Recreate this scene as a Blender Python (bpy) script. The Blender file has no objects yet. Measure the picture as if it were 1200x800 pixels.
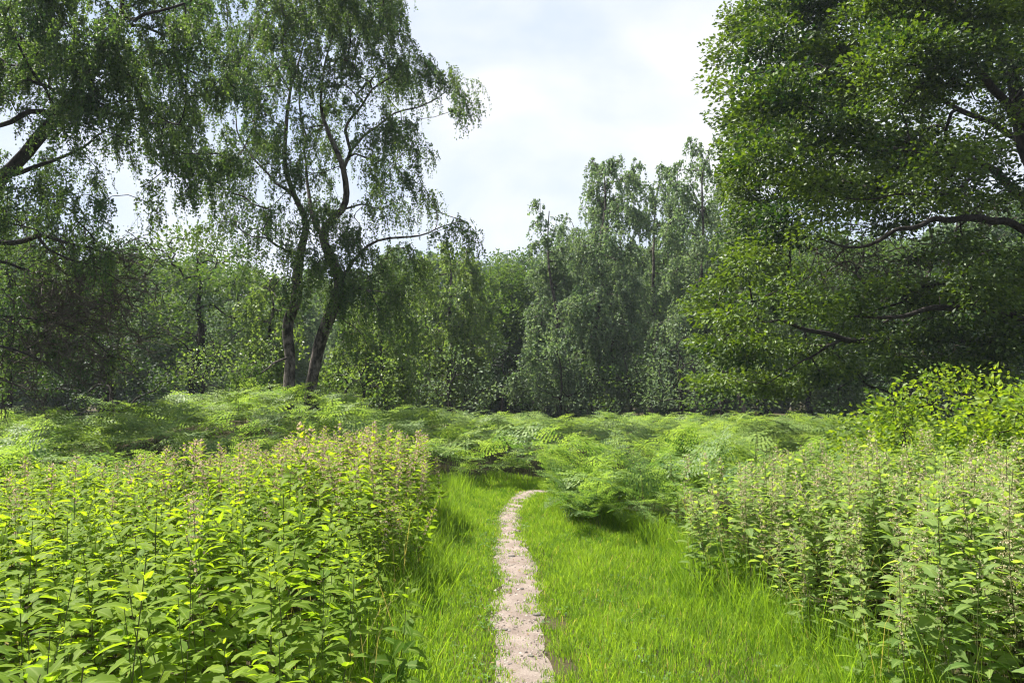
import bpy, math, random
import numpy as np
from mathutils import Vector

# ------------------------------------------------------------------ render, camera, light
S = bpy.context.scene
COL = S.collection
rng = np.random.default_rng(7)
random.seed(7)

CAM_H, F, HORIZON = 1.6, 866.67, 460.0
PITCH = math.atan((HORIZON - 400) / F)
cam = bpy.data.cameras.new('camera')
cam.lens, cam.sensor_width = 26.0, 36.0
cam.clip_start, cam.clip_end = 0.05, 3000
cam_o = bpy.data.objects.new('camera', cam)
COL.objects.link(cam_o)
cam_o.location = (0, 0, CAM_H)
cam_o.rotation_euler = (math.pi / 2 + PITCH, 0, 0)
S.camera = cam_o

SUN_EL, SUN_AZ = math.radians(58), math.radians(-62)      # azimuth from +Y, negative = towards -X
world = bpy.data.worlds.new('World')
S.world = world
world.use_nodes = True
wt = world.node_tree
wt.nodes.clear()
wo = wt.nodes.new('ShaderNodeOutputWorld')
wb = wt.nodes.new('ShaderNodeBackground')
wb.inputs['Strength'].default_value = 0.05
sky = wt.nodes.new('ShaderNodeTexSky')
sky.sky_type = 'NISHITA'
sky.sun_disc = False
sky.sun_elevation = SUN_EL
sky.sun_rotation = SUN_AZ
sky.air_density, sky.dust_density, sky.ozone_density = 1.0, 2.0, 1.0
wc = wt.nodes.new('ShaderNodeTexCoord')
wm = wt.nodes.new('ShaderNodeMapping')
wm.inputs['Scale'].default_value = (1.0, 1.0, 1.9)
wm.inputs['Location'].default_value = (0.35, 0.1, 0.62)
wn = wt.nodes.new('ShaderNodeTexNoise')
wn.inputs['Scale'].default_value = 2.3
wn.inputs['Detail'].default_value = 7
wn.inputs['Roughness'].default_value = 0.5
wn.inputs['Distortion'].default_value = 0.25
wr = wt.nodes.new('ShaderNodeValToRGB')
wr.color_ramp.elements[0].position = 0.42
wr.color_ramp.elements[0].color = (0.0, 0.0, 0.0, 1)
wr.color_ramp.elements[1].position = 0.64
wr.color_ramp.elements[1].color = (1, 1, 1, 1)
wcl = wt.nodes.new('ShaderNodeMix')
wcl.data_type = 'RGBA'
wcl.inputs[6].default_value = (4.5, 5.4, 7.0, 1)      # thin veil of cloud
wcl.inputs[7].default_value = (7.4, 7.45, 7.55, 1)      # thick bright cloud
wx = wt.nodes.new('ShaderNodeMix')
wx.data_type = 'RGBA'
wx.inputs[0].default_value = 0.86
wt.links.new(wc.outputs['Generated'], wm.inputs['Vector'])
wt.links.new(wm.outputs[0], wn.inputs['Vector'])
wt.links.new(wn.outputs['Fac'], wr.inputs['Fac'])
wt.links.new(wr.outputs['Color'], wcl.inputs[0])
wt.links.new(sky.outputs['Color'], wx.inputs[6])
wt.links.new(wcl.outputs[2], wx.inputs[7])
wt.links.new(wx.outputs[2], wb.inputs['Color'])
wt.links.new(wb.outputs[0], wo.inputs['Surface'])

sun = bpy.data.lights.new('sun', 'SUN')
sun.energy = 5.0
sun.angle = math.radians(0.6)
sun.color = (1.0, 0.95, 0.86)
sun_o = bpy.data.objects.new('sun', sun)
COL.objects.link(sun_o)
sdir = Vector((math.sin(SUN_AZ) * math.cos(SUN_EL), math.cos(SUN_AZ) * math.cos(SUN_EL), math.sin(SUN_EL)))
sun_o.rotation_euler = (-sdir).to_track_quat('-Z', 'Y').to_euler()
sun_o.location = sdir * 60

S.view_settings.view_transform = 'Standard'
S.view_settings.look = 'None'
S.view_settings.exposure = 1.62
S.view_settings.gamma = 1.0
S.view_settings.use_curve_mapping = False
S.render.engine = 'CYCLES'
S.cycles.max_bounces = 7
S.cycles.diffuse_bounces = 4
S.cycles.transmission_bounces = 5
S.cycles.glossy_bounces = 2
S.cycles.use_denoising = True
S.cycles.filter_width = 1.15
S.cycles.sample_clamp_indirect = 4.0
S.cycles.volume_bounces = 0
S.cycles.denoising_input_passes = 'RGB_ALBEDO_NORMAL'
S.cycles.caustics_reflective = False
S.cycles.caustics_refractive = False


# ------------------------------------------------------------------ helpers
def ray(px, py):
    c, s = math.cos(PITCH), math.sin(PITCH)
    x, u = px - 600.0, 400.0 - py
    return np.array([x, F * c - u * s, F * s + u * c])


def at(px, py, Y):
    d = ray(px, py)
    return np.array([0, 0, CAM_H]) + d * (Y / d[1])


def on_ground(px, py):
    d = ray(px, py)
    return np.array([0, 0, CAM_H]) + d * (CAM_H / -d[2])


def gz(x, y):
    x, y = np.asarray(x, float), np.asarray(y, float)
    z = 1.0 * np.exp(-((x + 6.6) ** 2 / 12 + (y - 18.6) ** 2 / 24))
    z = z - 0.45 * np.exp(-((x + 11.2) ** 2 / 7 + (y - 17) ** 2 / 30))
    far = np.clip((np.hypot(x, y - 5) - 9) / 25, 0, 1)
    z = z + far * (0.10 * np.sin(x * 0.31 + 1) * np.cos(y * 0.27) + 0.06 * np.sin(x * 0.8 + y * 0.6))
    z = z + 0.012 * np.sin(x * 2.1 + 0.4) * np.sin(y * 1.7)
    return z


def norm(v):
    return v / np.maximum(np.linalg.norm(v, axis=-1, keepdims=True), 1e-9)


def rnd_dir(n, r=None):
    return norm((r or rng).normal(size=(n, 3)))


class Geo:
    """vertices, quads and triangles with a few per-vertex values; build() makes one mesh"""
    def __init__(self):
        self.v, self.q, self.t, self.a, self.b = [], [], [], [], []
        self.qm, self.tm, self.n = [], [], 0

    def add(self, v, q=None, t=None, rnd=0.5, mid=1.0, mat=0):
        v = np.asarray(v, float).reshape(-1, 3)
        n = len(v)
        if q is not None and len(q):
            q = np.asarray(q, np.int64).reshape(-1, 4)
            self.q.append(q + self.n)
            self.qm.append(np.full(len(q), mat))
        if t is not None and len(t):
            t = np.asarray(t, np.int64).reshape(-1, 3)
            self.t.append(t + self.n)
            self.tm.append(np.full(len(t), mat))
        self.v.append(v)
        self.a.append(np.broadcast_to(np.asarray(rnd, float), (n,)))
        self.b.append(np.broadcast_to(np.asarray(mid, float), (n,)))
        self.n += n
        return self

    def pack(self):
        v = np.concatenate(self.v) if self.v else np.zeros((0, 3))
        q = np.concatenate(self.q) if self.q else np.zeros((0, 4), np.int64)
        t = np.concatenate(self.t) if self.t else np.zeros((0, 3), np.int64)
        qm = np.concatenate(self.qm) if self.qm else np.zeros(0, int)
        tm = np.concatenate(self.tm) if self.tm else np.zeros(0, int)
        return v, q, t, np.concatenate(self.a), np.concatenate(self.b), qm, tm

    def mesh(self, name, mats, smooth=False):
        v, q, t, a, b, qm, tm = self.pack()
        me = bpy.data.meshes.new(name)
        me.vertices.add(len(v))
        me.vertices.foreach_set('co', v.astype(np.float32).ravel())
        me.loops.add(q.size + t.size)
        me.loops.foreach_set('vertex_index', np.concatenate([q.ravel(), t.ravel()]).astype(np.int32))
        me.polygons.add(len(q) + len(t))
        st = np.concatenate([np.arange(len(q)) * 4, q.size + np.arange(len(t)) * 3]).astype(np.int32)
        me.polygons.foreach_set('loop_start', st)
        me.polygons.foreach_set('material_index', np.concatenate([qm, tm]).astype(np.int32))
        me.polygons.foreach_set('use_smooth', np.full(len(q) + len(t), smooth))
        for nm, arr in (('rnd', a), ('mid', b)):
            at_ = me.attributes.new(nm, 'FLOAT', 'POINT')
            at_.data.foreach_set('value', np.ascontiguousarray(arr, dtype=np.float32))
        for m in (mats if isinstance(mats, (list, tuple)) else [mats]):
            me.materials.append(m)
        me.update(calc_edges=True)
        return me


def link(name, data, parent=None, loc=None):
    o = bpy.data.objects.new(name, data)
    COL.objects.link(o)
    if parent is not None:
        o.parent = parent
    if loc is not None:
        o.location = loc
    return o


def tag(o, label=None, cat=None, group=None, kind=None):
    for k, v in (('label', label), ('category', cat), ('group', group), ('kind', kind)):
        if v:
            o[k] = v
    return o


def copy_thing(root, name=None):
    r = root.copy()
    COL.objects.link(r)
    for ch in root.children:
        c = ch.copy()
        COL.objects.link(c)
        c.parent = r
    return r


def leaf_quads(g, base, axis, normal, L, W, rnd, wide=0.45, fold=0.18):
    """one folded rhombic leaf per row"""
    n = len(base)
    side = norm(np.cross(axis, normal))
    nrm = np.cross(side, axis)
    L, W = np.broadcast_to(L, (n,))[:, None], np.broadcast_to(W, (n,))[:, None]
    m = base + axis * L * wide + nrm * W * fold
    v = np.stack([base, m + side * W * 0.5, base + axis * L, m - side * W * 0.5], 1).reshape(-1, 3)
    q = np.arange(n * 4).reshape(-1, 4)
    g.add(v, q, rnd=np.repeat(rnd, 4))


def frusta(g, p0, p1, r0, r1, k=4):
    n = len(p0)
    d = norm(p1 - p0)
    ref = np.where(np.abs(d[:, 2:3]) > 0.9, np.array([[1.0, 0, 0]]), np.array([[0, 0, 1.0]]))
    u = norm(np.cross(d, ref))
    w = np.cross(d, u)
    an = np.arange(k) * 2 * np.pi / k
    ring = u[:, None] * np.cos(an)[None, :, None] + w[:, None] * np.sin(an)[None, :, None]
    v = np.concatenate([p0[:, None] + ring * r0[:, None, None], p1[:, None] + ring * r1[:, None, None]], 1)
    i = np.arange(k)
    j = (i + 1) % k
    q = np.stack([i, j, j + k, i + k], 1)
    q = (np.arange(n)[:, None, None] * 2 * k + q[None]).reshape(-1, 4)
    g.add(v.reshape(-1, 3), q)


def tube(g, pts, rad, k=10, lump=0.0, seed=0, flare=None, cap=True):
    pts = np.asarray(pts, float)
    n = len(pts)
    r = np.random.default_rng(seed)
    tan = norm(np.gradient(pts, axis=0))
    u = norm(np.cross(tan[0], [0.3, 1, 0.1]))
    an = np.arange(k) * 2 * np.pi / k
    ph = r.uniform(0, 6.28, 4)
    V = []
    for i in range(n):
        u = norm(u - tan[i] * np.dot(u, tan[i]))
        w = np.cross(tan[i], u)
        rr = rad[i] * (1 + lump * (np.sin(an * 2 + ph[0] + i * 0.35) + 0.7 * np.sin(an * 3 + ph[1] - i * 0.5)
                                   + 0.6 * np.sin(an + ph[2] + i * 0.9)))
        if flare is not None:
            rr = rr * (1 + flare[i] * (1 + 0.5 * np.sin(an * 4 + ph[3])))
        V.append(pts[i] + u * (np.cos(an) * rr)[:, None] + w * (np.sin(an) * rr)[:, None])
    V = np.concatenate(V)
    i = np.arange(k)
    j = (i + 1) % k
    q = np.stack([i, j, j + k, i + k], 1)
    q = (np.arange(n - 1)[:, None, None] * k + q[None]).reshape(-1, 4)
    t = None
    if cap:
        V = np.concatenate([V, pts[-1:] + tan[-1] * rad[-1] * 0.5])
        t = np.stack([(n - 1) * k + i, (n - 1) * k + j, np.full(k, n * k)], 1)
    g.add(V, q, t)


def spline(pts, step):
    """Catmull-Rom through rows of pts (any width), about one row per step metres"""
    pts = np.asarray(pts, float)
    P = np.concatenate([[2 * pts[0] - pts[1]], pts, [2 * pts[-1] - pts[-2]]])
    out = []
    for i in range(1, len(P) - 2):
        m = max(2, int(np.linalg.norm(P[i + 1][:3] - P[i][:3]) / step))
        t = np.linspace(0, 1, m, endpoint=False)[:, None]
        a, b, c, d = P[i - 1], P[i], P[i + 1], P[i + 2]
        out.append(0.5 * (2 * b + (c - a) * t + (2 * a - 5 * b + 4 * c - d) * t ** 2 + (3 * b - a - 3 * c + d) * t ** 3))
    out.append(pts[-1:])
    return np.concatenate(out)


# ------------------------------------------------------------------ materials
def nodes_of(name):
    m = bpy.data.materials.new(name)
    m.use_nodes = True
    nt = m.node_tree
    nt.nodes.clear()
    return m, nt, nt.nodes.new('ShaderNodeOutputMaterial')


def leaf_mat(name, c0, c1, trans=0.45, tcol=None, rough=0.5, spec=0.35, old=None, old_share=0.0, vein=0.0, vary=0.0):
    """c0..c1 by leaf; light passes through the leaf in a yellower green"""
    m, nt, out = nodes_of(name)
    N, Lk = nt.nodes.new, nt.links.new
    at_ = N('ShaderNodeAttribute')
    at_.attribute_name = 'rnd'
    ramp = N('ShaderNodeValToRGB')
    e = ramp.color_ramp.elements
    e[0].position, e[0].color = 0.0, (*c0, 1)
    e[1].position, e[1].color = (1.0 - old_share if old else 1.0), (*c1, 1)
    if old:
        x = e.new(min(1.0, 1.0 - old_share + 0.006))
        x.color = (*old, 1)
    if vary:
        oi = N('ShaderNodeObjectInfo')
        a1 = N('ShaderNodeMath')
        a1.operation = 'MULTIPLY_ADD'
        a1.inputs[1].default_value = vary
        a2 = N('ShaderNodeMath')
        a2.operation = 'SUBTRACT'
        a2.inputs[1].default_value = vary / 2
        a3 = N('ShaderNodeMath')
        a3.operation = 'MINIMUM'
        a3.inputs[1].default_value = 0.965
        a4 = N('ShaderNodeMath')
        a4.operation = 'GREATER_THAN'
        a4.inputs[1].default_value = 0.985
        a5 = N('ShaderNodeMath')
        a5.operation = 'MAXIMUM'
        Lk(oi.outputs['Random'], a1.inputs[0])
        Lk(at_.outputs['Fac'], a1.inputs[2])
        Lk(a1.outputs[0], a2.inputs[0])
        Lk(a2.outputs[0], a3.inputs[0])
        Lk(at_.outputs['Fac'], a4.inputs[0])
        Lk(a3.outputs[0], a5.inputs[0])
        Lk(a4.outputs[0], a5.inputs[1])
        Lk(a5.outputs[0], ramp.inputs['Fac'])
    else:
        Lk(at_.outputs['Fac'], ramp.inputs['Fac'])
    col = ramp.outputs['Color']
    if vein:
        am = N('ShaderNodeAttribute')
        am.attribute_name = 'mid'
        vr = N('ShaderNodeMapRange')
        vr.inputs['From Min'].default_value, vr.inputs['From Max'].default_value = 0.0, 0.22
        vr.inputs['To Min'].default_value, vr.inputs['To Max'].default_value = vein, 0.0
        Lk(am.outputs['Fac'], vr.inputs['Value'])
        mx = N('ShaderNodeMix')
        mx.data_type = 'RGBA'
        mx.inputs[7].default_value = (0.30, 0.36, 0.12, 1)
        Lk(vr.outputs[0], mx.inputs[0])
        Lk(col, mx.inputs[6])
        col = mx.outputs[2]
    p = N('ShaderNodeBsdfPrincipled')
    p.inputs['Roughness'].default_value = rough
    p.inputs['Specular IOR Level'].default_value = spec
    Lk(col, p.inputs['Base Color'])
    tr = N('ShaderNodeBsdfTranslucent')
    tm = N('ShaderNodeMix')
    tm.data_type = 'RGBA'
    tm.blend_type = 'MULTIPLY'
    tm.inputs[0].default_value = 1.0
    tm.inputs[7].default_value = (*(tcol or (2.2, 2.3, 0.7)), 1)
    Lk(col, tm.inputs[6])
    Lk(tm.outputs[2], tr.inputs['Color'])
    ms = N('ShaderNodeMixShader')
    ms.inputs[0].default_value = trans
    Lk(p.outputs[0], ms.inputs[1])
    Lk(tr.outputs[0], ms.inputs[2])
    Lk(ms.outputs[0], out.inputs['Surface'])
    return m


def bark_mat(name, c0, c1, scale=6.0, stretch=4.0, lo=0.35, hi=0.6, bump=0.6):
    m, nt, out = nodes_of(name)
    N, Lk = nt.nodes.new, nt.links.new
    tc = N('ShaderNodeTexCoord')
    mp = N('ShaderNodeMapping')
    mp.inputs['Scale'].default_value = (stretch, stretch, 1)
    n1 = N('ShaderNodeTexNoise')
    n1.inputs['Scale'].default_value = scale
    n1.inputs['Detail'].default_value = 8
    n1.inputs['Roughness'].default_value = 0.65
    r = N('ShaderNodeValToRGB')
    r.color_ramp.elements[0].position, r.color_ramp.elements[0].color = lo, (*c0, 1)
    r.color_ramp.elements[1].position, r.color_ramp.elements[1].color = hi, (*c1, 1)
    b = N('ShaderNodeBump')
    b.inputs['Strength'].default_value = bump
    b.inputs['Distance'].default_value = 0.03
    p = N('ShaderNodeBsdfPrincipled')
    p.inputs['Roughness'].default_value = 0.9
    p.inputs['Specular IOR Level'].default_value = 0.2
    Lk(tc.outputs['Object'], mp.inputs[0])
    Lk(mp.outputs[0], n1.inputs['Vector'])
    Lk(n1.outputs['Fac'], r.inputs['Fac'])
    Lk(n1.outputs['Fac'], b.inputs['Height'])
    Lk(r.outputs[0], p.inputs['Base Color'])
    Lk(b.outputs[0], p.inputs['Normal'])
    Lk(p.outputs[0], out.inputs['Surface'])
    return m


def soil_mat(name, cols, scale, bump=0.5, dist=0.02, fine=60.0):
    m, nt, out = nodes_of(name)
    N, Lk = nt.nodes.new, nt.links.new
    tc = N('ShaderNodeTexCoord')
    n1 = N('ShaderNodeTexNoise')
    n1.inputs['Scale'].default_value = scale
    n1.inputs['Detail'].default_value = 6
    n2 = N('ShaderNodeTexNoise')
    n2.inputs['Scale'].default_value = fine
    n2.inputs['Detail'].default_value = 5
    n2.inputs['Roughness'].default_value = 0.7
    mx = N('ShaderNodeMath')
    mx.operation = 'MULTIPLY_ADD'
    mx.inputs[1].default_value = 0.5
    hf = N('ShaderNodeMath')
    hf.operation = 'MULTIPLY'
    hf.inputs[1].default_value = 0.5
    r = N('ShaderNodeValToRGB')
    e = r.color_ramp.elements
    e[0].position, e[0].color = 0.33, (*cols[0], 1)
    e[1].position, e[1].color = 0.66, (*cols[-1], 1)
    for i, c in enumerate(cols[1:-1]):
        x = e.new(0.33 + 0.33 * (i + 1) / (len(cols) - 1))
        x.color = (*c, 1)
    b = N('ShaderNodeBump')
    b.inputs['Strength'].default_value = bump
    b.inputs['Distance'].default_value = dist
    p = N('ShaderNodeBsdfPrincipled')
    p.inputs['Roughness'].default_value = 0.95
    p.inputs['Specular IOR Level'].default_value = 0.15
    Lk(tc.outputs['Object'], n1.inputs['Vector'])
    Lk(tc.outputs['Object'], n2.inputs['Vector'])
    Lk(n2.outputs['Fac'], hf.inputs[0])
    Lk(n1.outputs['Fac'], mx.inputs[0])
    Lk(hf.outputs[0], mx.inputs[2])
    Lk(mx.outputs[0], r.inputs['Fac'])
    Lk(n2.outputs['Fac'], b.inputs['Height'])
    Lk(r.outputs[0], p.inputs['Base Color'])
    Lk(b.outputs[0], p.inputs['Normal'])
    Lk(p.outputs[0], out.inputs['Surface'])
    return m


M = dict(
    ground=soil_mat('leaf_litter', [(0.022, 0.024, 0.010), (0.045, 0.040, 0.018), (0.085, 0.062, 0.034)], 1.6),
    path=soil_mat('trodden_earth', [(0.135, 0.100, 0.082), (0.230, 0.186, 0.160), (0.33, 0.28, 0.245)], 5.0, 0.9, 0.02, 90.0),
    stone=soil_mat('stone', [(0.05, 0.045, 0.04), (0.12, 0.11, 0.10), (0.22, 0.2, 0.18)], 9.0, 0.6, 0.004, 80),
    grit=leaf_mat('grit', (0.07, 0.06, 0.05), (0.42, 0.37, 0.33), 0.0, None, 0.9, 0.2),
    litter=leaf_mat('dead_leaf', (0.09, 0.055, 0.028), (0.36, 0.27, 0.15), 0.15, (1.2, 1.1, 0.9), 0.8, 0.1),
    clover=leaf_mat('clover_leaf', (0.045, 0.11, 0.02), (0.13, 0.22, 0.05), 0.35, (1.8, 1.8, 0.7), 0.5, 0.3),
    grass=leaf_mat('grass_blade', (0.052, 0.132, 0.012), (0.230, 0.338, 0.034), 0.5, (1.8, 1.75, 0.75), 0.6, 0.2,
                   old=(0.32, 0.27, 0.12), old_share=0.03),
    nettle=leaf_mat('nettle_leaf', (0.060, 0.130, 0.012), (0.180, 0.255, 0.020), 0.52, (2.1, 1.95, 0.6), 0.6, 0.12,
                    old=(0.36, 0.30, 0.07), old_share=0.02, vein=0.45, vary=.35),
    nettle_pale=leaf_mat('nettle_leaf_greyer', (0.080, 0.148, 0.034), (0.220, 0.290, 0.075), 0.50, (2.0, 1.95, 0.8), 0.55, 0.2,
                         old=(0.38, 0.32, 0.14), old_share=0.03, vein=0.45, vary=.35),
    tassel=leaf_mat('nettle_tassel', (0.30, 0.32, 0.17), (0.55, 0.46, 0.36), 0.35, (1.3, 1.2, 0.9), 0.8, 0.1),
    tassel_pink=leaf_mat('nettle_tassel_pinkish', (0.34, 0.28, 0.20), (0.60, 0.46, 0.40), 0.35, (1.3, 1.2, 1.0), 0.8, 0.1),
    stem=bark_mat('nettle_stem', (0.05, 0.075, 0.02), (0.10, 0.10, 0.035), 20, 2, bump=0.1),
    bracken=leaf_mat('bracken_leaflet', (0.042, 0.110, 0.030), (0.220, 0.310, 0.075), 0.46, (1.7, 1.65, 0.75), 0.5, 0.22,
                     old=(0.28, 0.19, 0.07), old_share=0.012, vary=.3),
    bstalk=bark_mat('bracken_stalk', (0.07, 0.10, 0.025), (0.14, 0.13, 0.05), 12, 2, bump=0.1),
    bramble=leaf_mat('bramble_leaf', (0.070, 0.140, 0.015), (0.20, 0.27, 0.025), 0.5, (1.9, 1.8, 0.6), 0.5, 0.3),
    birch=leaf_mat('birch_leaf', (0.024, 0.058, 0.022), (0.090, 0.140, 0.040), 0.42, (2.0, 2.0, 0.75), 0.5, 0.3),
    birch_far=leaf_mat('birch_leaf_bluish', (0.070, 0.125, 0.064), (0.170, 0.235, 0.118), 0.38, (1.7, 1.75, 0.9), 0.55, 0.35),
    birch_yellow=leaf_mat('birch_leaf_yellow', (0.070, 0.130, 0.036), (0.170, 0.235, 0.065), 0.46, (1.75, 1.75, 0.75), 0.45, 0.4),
    oak=leaf_mat('oak_leaf', (0.011, 0.034, 0.008), (0.092, 0.148, 0.018), 0.30, (2.2, 2.1, 0.5), 0.5, 0.3),  # wide dark-to-bright range also carries the painted lit and shaded clumps
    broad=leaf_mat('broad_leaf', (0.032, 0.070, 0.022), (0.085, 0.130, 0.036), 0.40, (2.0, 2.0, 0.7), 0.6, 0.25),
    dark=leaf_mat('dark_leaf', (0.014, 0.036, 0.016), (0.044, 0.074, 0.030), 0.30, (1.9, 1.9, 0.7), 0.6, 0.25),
    conifer=leaf_mat('conifer_needles', (0.030, 0.064, 0.038), (0.062, 0.105, 0.056), 0.28, (1.7, 1.8, 0.9), 0.5, 0.4),
    bark_birch=bark_mat('birch_bark', (0.016, 0.013, 0.010), (0.20, 0.17, 0.15), 3.6, 2.0, 0.43, 0.69, 1.0),
    bark=bark_mat('dark_bark', (0.008, 0.007, 0.006), (0.042, 0.035, 0.028), 5.0, 3.0, 0.35, 0.65, 0.9),
    bark_grey=bark_mat('grey_bark', (0.05, 0.045, 0.038), (0.20, 0.18, 0.155), 4.0, 2.5, 0.38, 0.66, 0.8),
    dead=bark_mat('dead_twig', (0.03, 0.024, 0.018), (0.10, 0.08, 0.065), 8.0, 2.0, 0.35, 0.65, 0.3),
)

# ------------------------------------------------------------------ ground and path
def spread(n, dense, far):
    t = np.linspace(-1, 1, n)
    return np.sign(t) * (dense * np.abs(t) + (far - dense) * np.abs(t) ** 5)


gx, gy = spread(241, 26, 600), spread(241, 26, 600) + 12
X, Yg = np.meshgrid(gx, gy)
g = Geo()
idx = np.arange(X.size).reshape(X.shape)
g.add(np.stack([X, Yg, gz(X, Yg)], -1).reshape(-1, 3),
      np.stack([idx[:-1, :-1], idx[:-1, 1:], idx[1:, 1:], idx[1:, :-1]], -1).reshape(-1, 4))
tag(link('ground', g.mesh('ground', M['ground'], True)), kind='structure')

# path centre line and half widths, from where it shows in the photograph
path_px = [(613, 800, 29), (608, 760, 27), (605, 722, 32), (607, 700, 30), (609, 680, 26), (603, 655, 22), (598, 630, 17), (596, 608, 14),
           (602, 592, 13), (612, 583, 13), (628, 577, 14)]
pc = []
for px, py, hw in path_px:
    w = on_ground(px, py)
    pc.append((w[0], w[1], 0.0, .84 * hw * w[1] / F))
pc = [(0.0, -3.0, 0, .16), (0.03, 1.5, 0, .15)] + pc + [(0.75, 11.7, 0, .15), (1.7, 12.0, 0, .16), (3.4, 12.2, 0, .17), (7, 12.6, 0, .17)]
PC = spline(np.array(pc), 0.06)
pr = np.random.default_rng(3)


def smooth_noise(n, k, r):
    a = r.normal(size=n + 2 * k)
    return np.convolve(a, np.hanning(2 * k + 1) / np.hanning(2 * k + 1).sum(), 'same')[k:-k] * math.sqrt(k)


tan = norm(np.gradient(PC[:, :3], axis=0))
sid = np.stack([-tan[:, 1], tan[:, 0], 0 * tan[:, 0]], 1)
hl = PC[:, 3] * (1.05 + 0.20 * smooth_noise(len(PC), 4, pr))
hr = PC[:, 3] * (1.05 + 0.20 * smooth_noise(len(PC), 4, pr))
K = 11
rows = []
for k in range(K):
    s = k / (K - 1) * 2 - 1
    h = np.where(s < 0, hr, hl)
    p = PC[:, :3] + sid * (s * h)[:, None]
    p[:, 2] = gz(p[:, 0], p[:, 1]) + 0.006 + 0.006 * (1 - s * s) + 0.004 * smooth_noise(len(PC), 2, pr) * (1 - s * s)
    rows.append(p)
R = np.stack(rows, 1)
idx = np.arange(len(PC) * K).reshape(len(PC), K)
g = Geo()
g.add(R.reshape(-1, 3), np.stack([idx[:-1, :-1], idx[1:, :-1], idx[1:, 1:], idx[:-1, 1:]], -1).reshape(-1, 4))
tag(link('path', g.mesh('path', M['path'], True)), kind='structure')


def path_dist(x, y):
    """distance to the path's centre line minus its half width there"""
    d = np.full(len(x), 9e9)
    for a in range(0, len(PC), 2):
        dd = np.hypot(x - PC[a, 0], y - PC[a, 1]) - PC[a, 3]
        d = np.minimum(d, dd)
    return d


# edges of the mown strip: X of the left bed and of the right bed at depth Y
LE = np.array([(-5, -0.55), (1.0, -0.62), (4.0, -0.62), (5.0, -0.78), (6.0, -0.82), (8.0, -0.80), (9.6, -0.88), (11.5, -0.98), (12.8, -1.0), (13.4, 0.0)])
RE = np.array([(-5, 1.95), (3.0, 1.90), (4.0, 1.72), (5.0, 1.58), (6.0, 1.45), (7.2, 1.50), (8.2, 1.45), (9.1, 0.85), (9.7, 0.62), (10.6, 0.62), (11.6, 1.3), (12.4, 4.5)])


def left_edge(y):
    return np.interp(y, LE[:, 0], LE[:, 1]) + 0.10 * np.sin(np.asarray(y) * 2.3) + 0.05 * np.sin(np.asarray(y) * 5.1 + 1)


def right_edge(y):
    return np.interp(y, RE[:, 0], RE[:, 1]) + 0.10 * np.sin(np.asarray(y) * 2.7 + 2) + 0.06 * np.sin(np.asarray(y) * 6.3)


# ------------------------------------------------------------------ thin summer haze over the clearing and the wood
m, nt, out = nodes_of('haze')
pv = nt.nodes.new('ShaderNodeVolumePrincipled')
pv.inputs['Color'].default_value = (0.80, 0.90, 1.0, 1)
pv.inputs['Density'].default_value = 0.0005
nt.links.new(pv.outputs[0], out.inputs['Volume'])
m.cycles.homogeneous_volume = True if hasattr(m.cycles, 'homogeneous_volume') else None
g = Geo()
bx = np.array([[i, j, k] for i in (-640, 640) for j in (-640, 660) for k in (-1.9, 34)], float)
g.add(bx, [[0, 1, 3, 2], [4, 6, 7, 5], [0, 4, 5, 1], [2, 3, 7, 6], [0, 2, 6, 4], [1, 5, 7, 3]])
tag(link('haze', g.mesh('haze', m)), 'thin pale haze filling the clearing and the wood', 'haze', kind='stuff')

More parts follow.
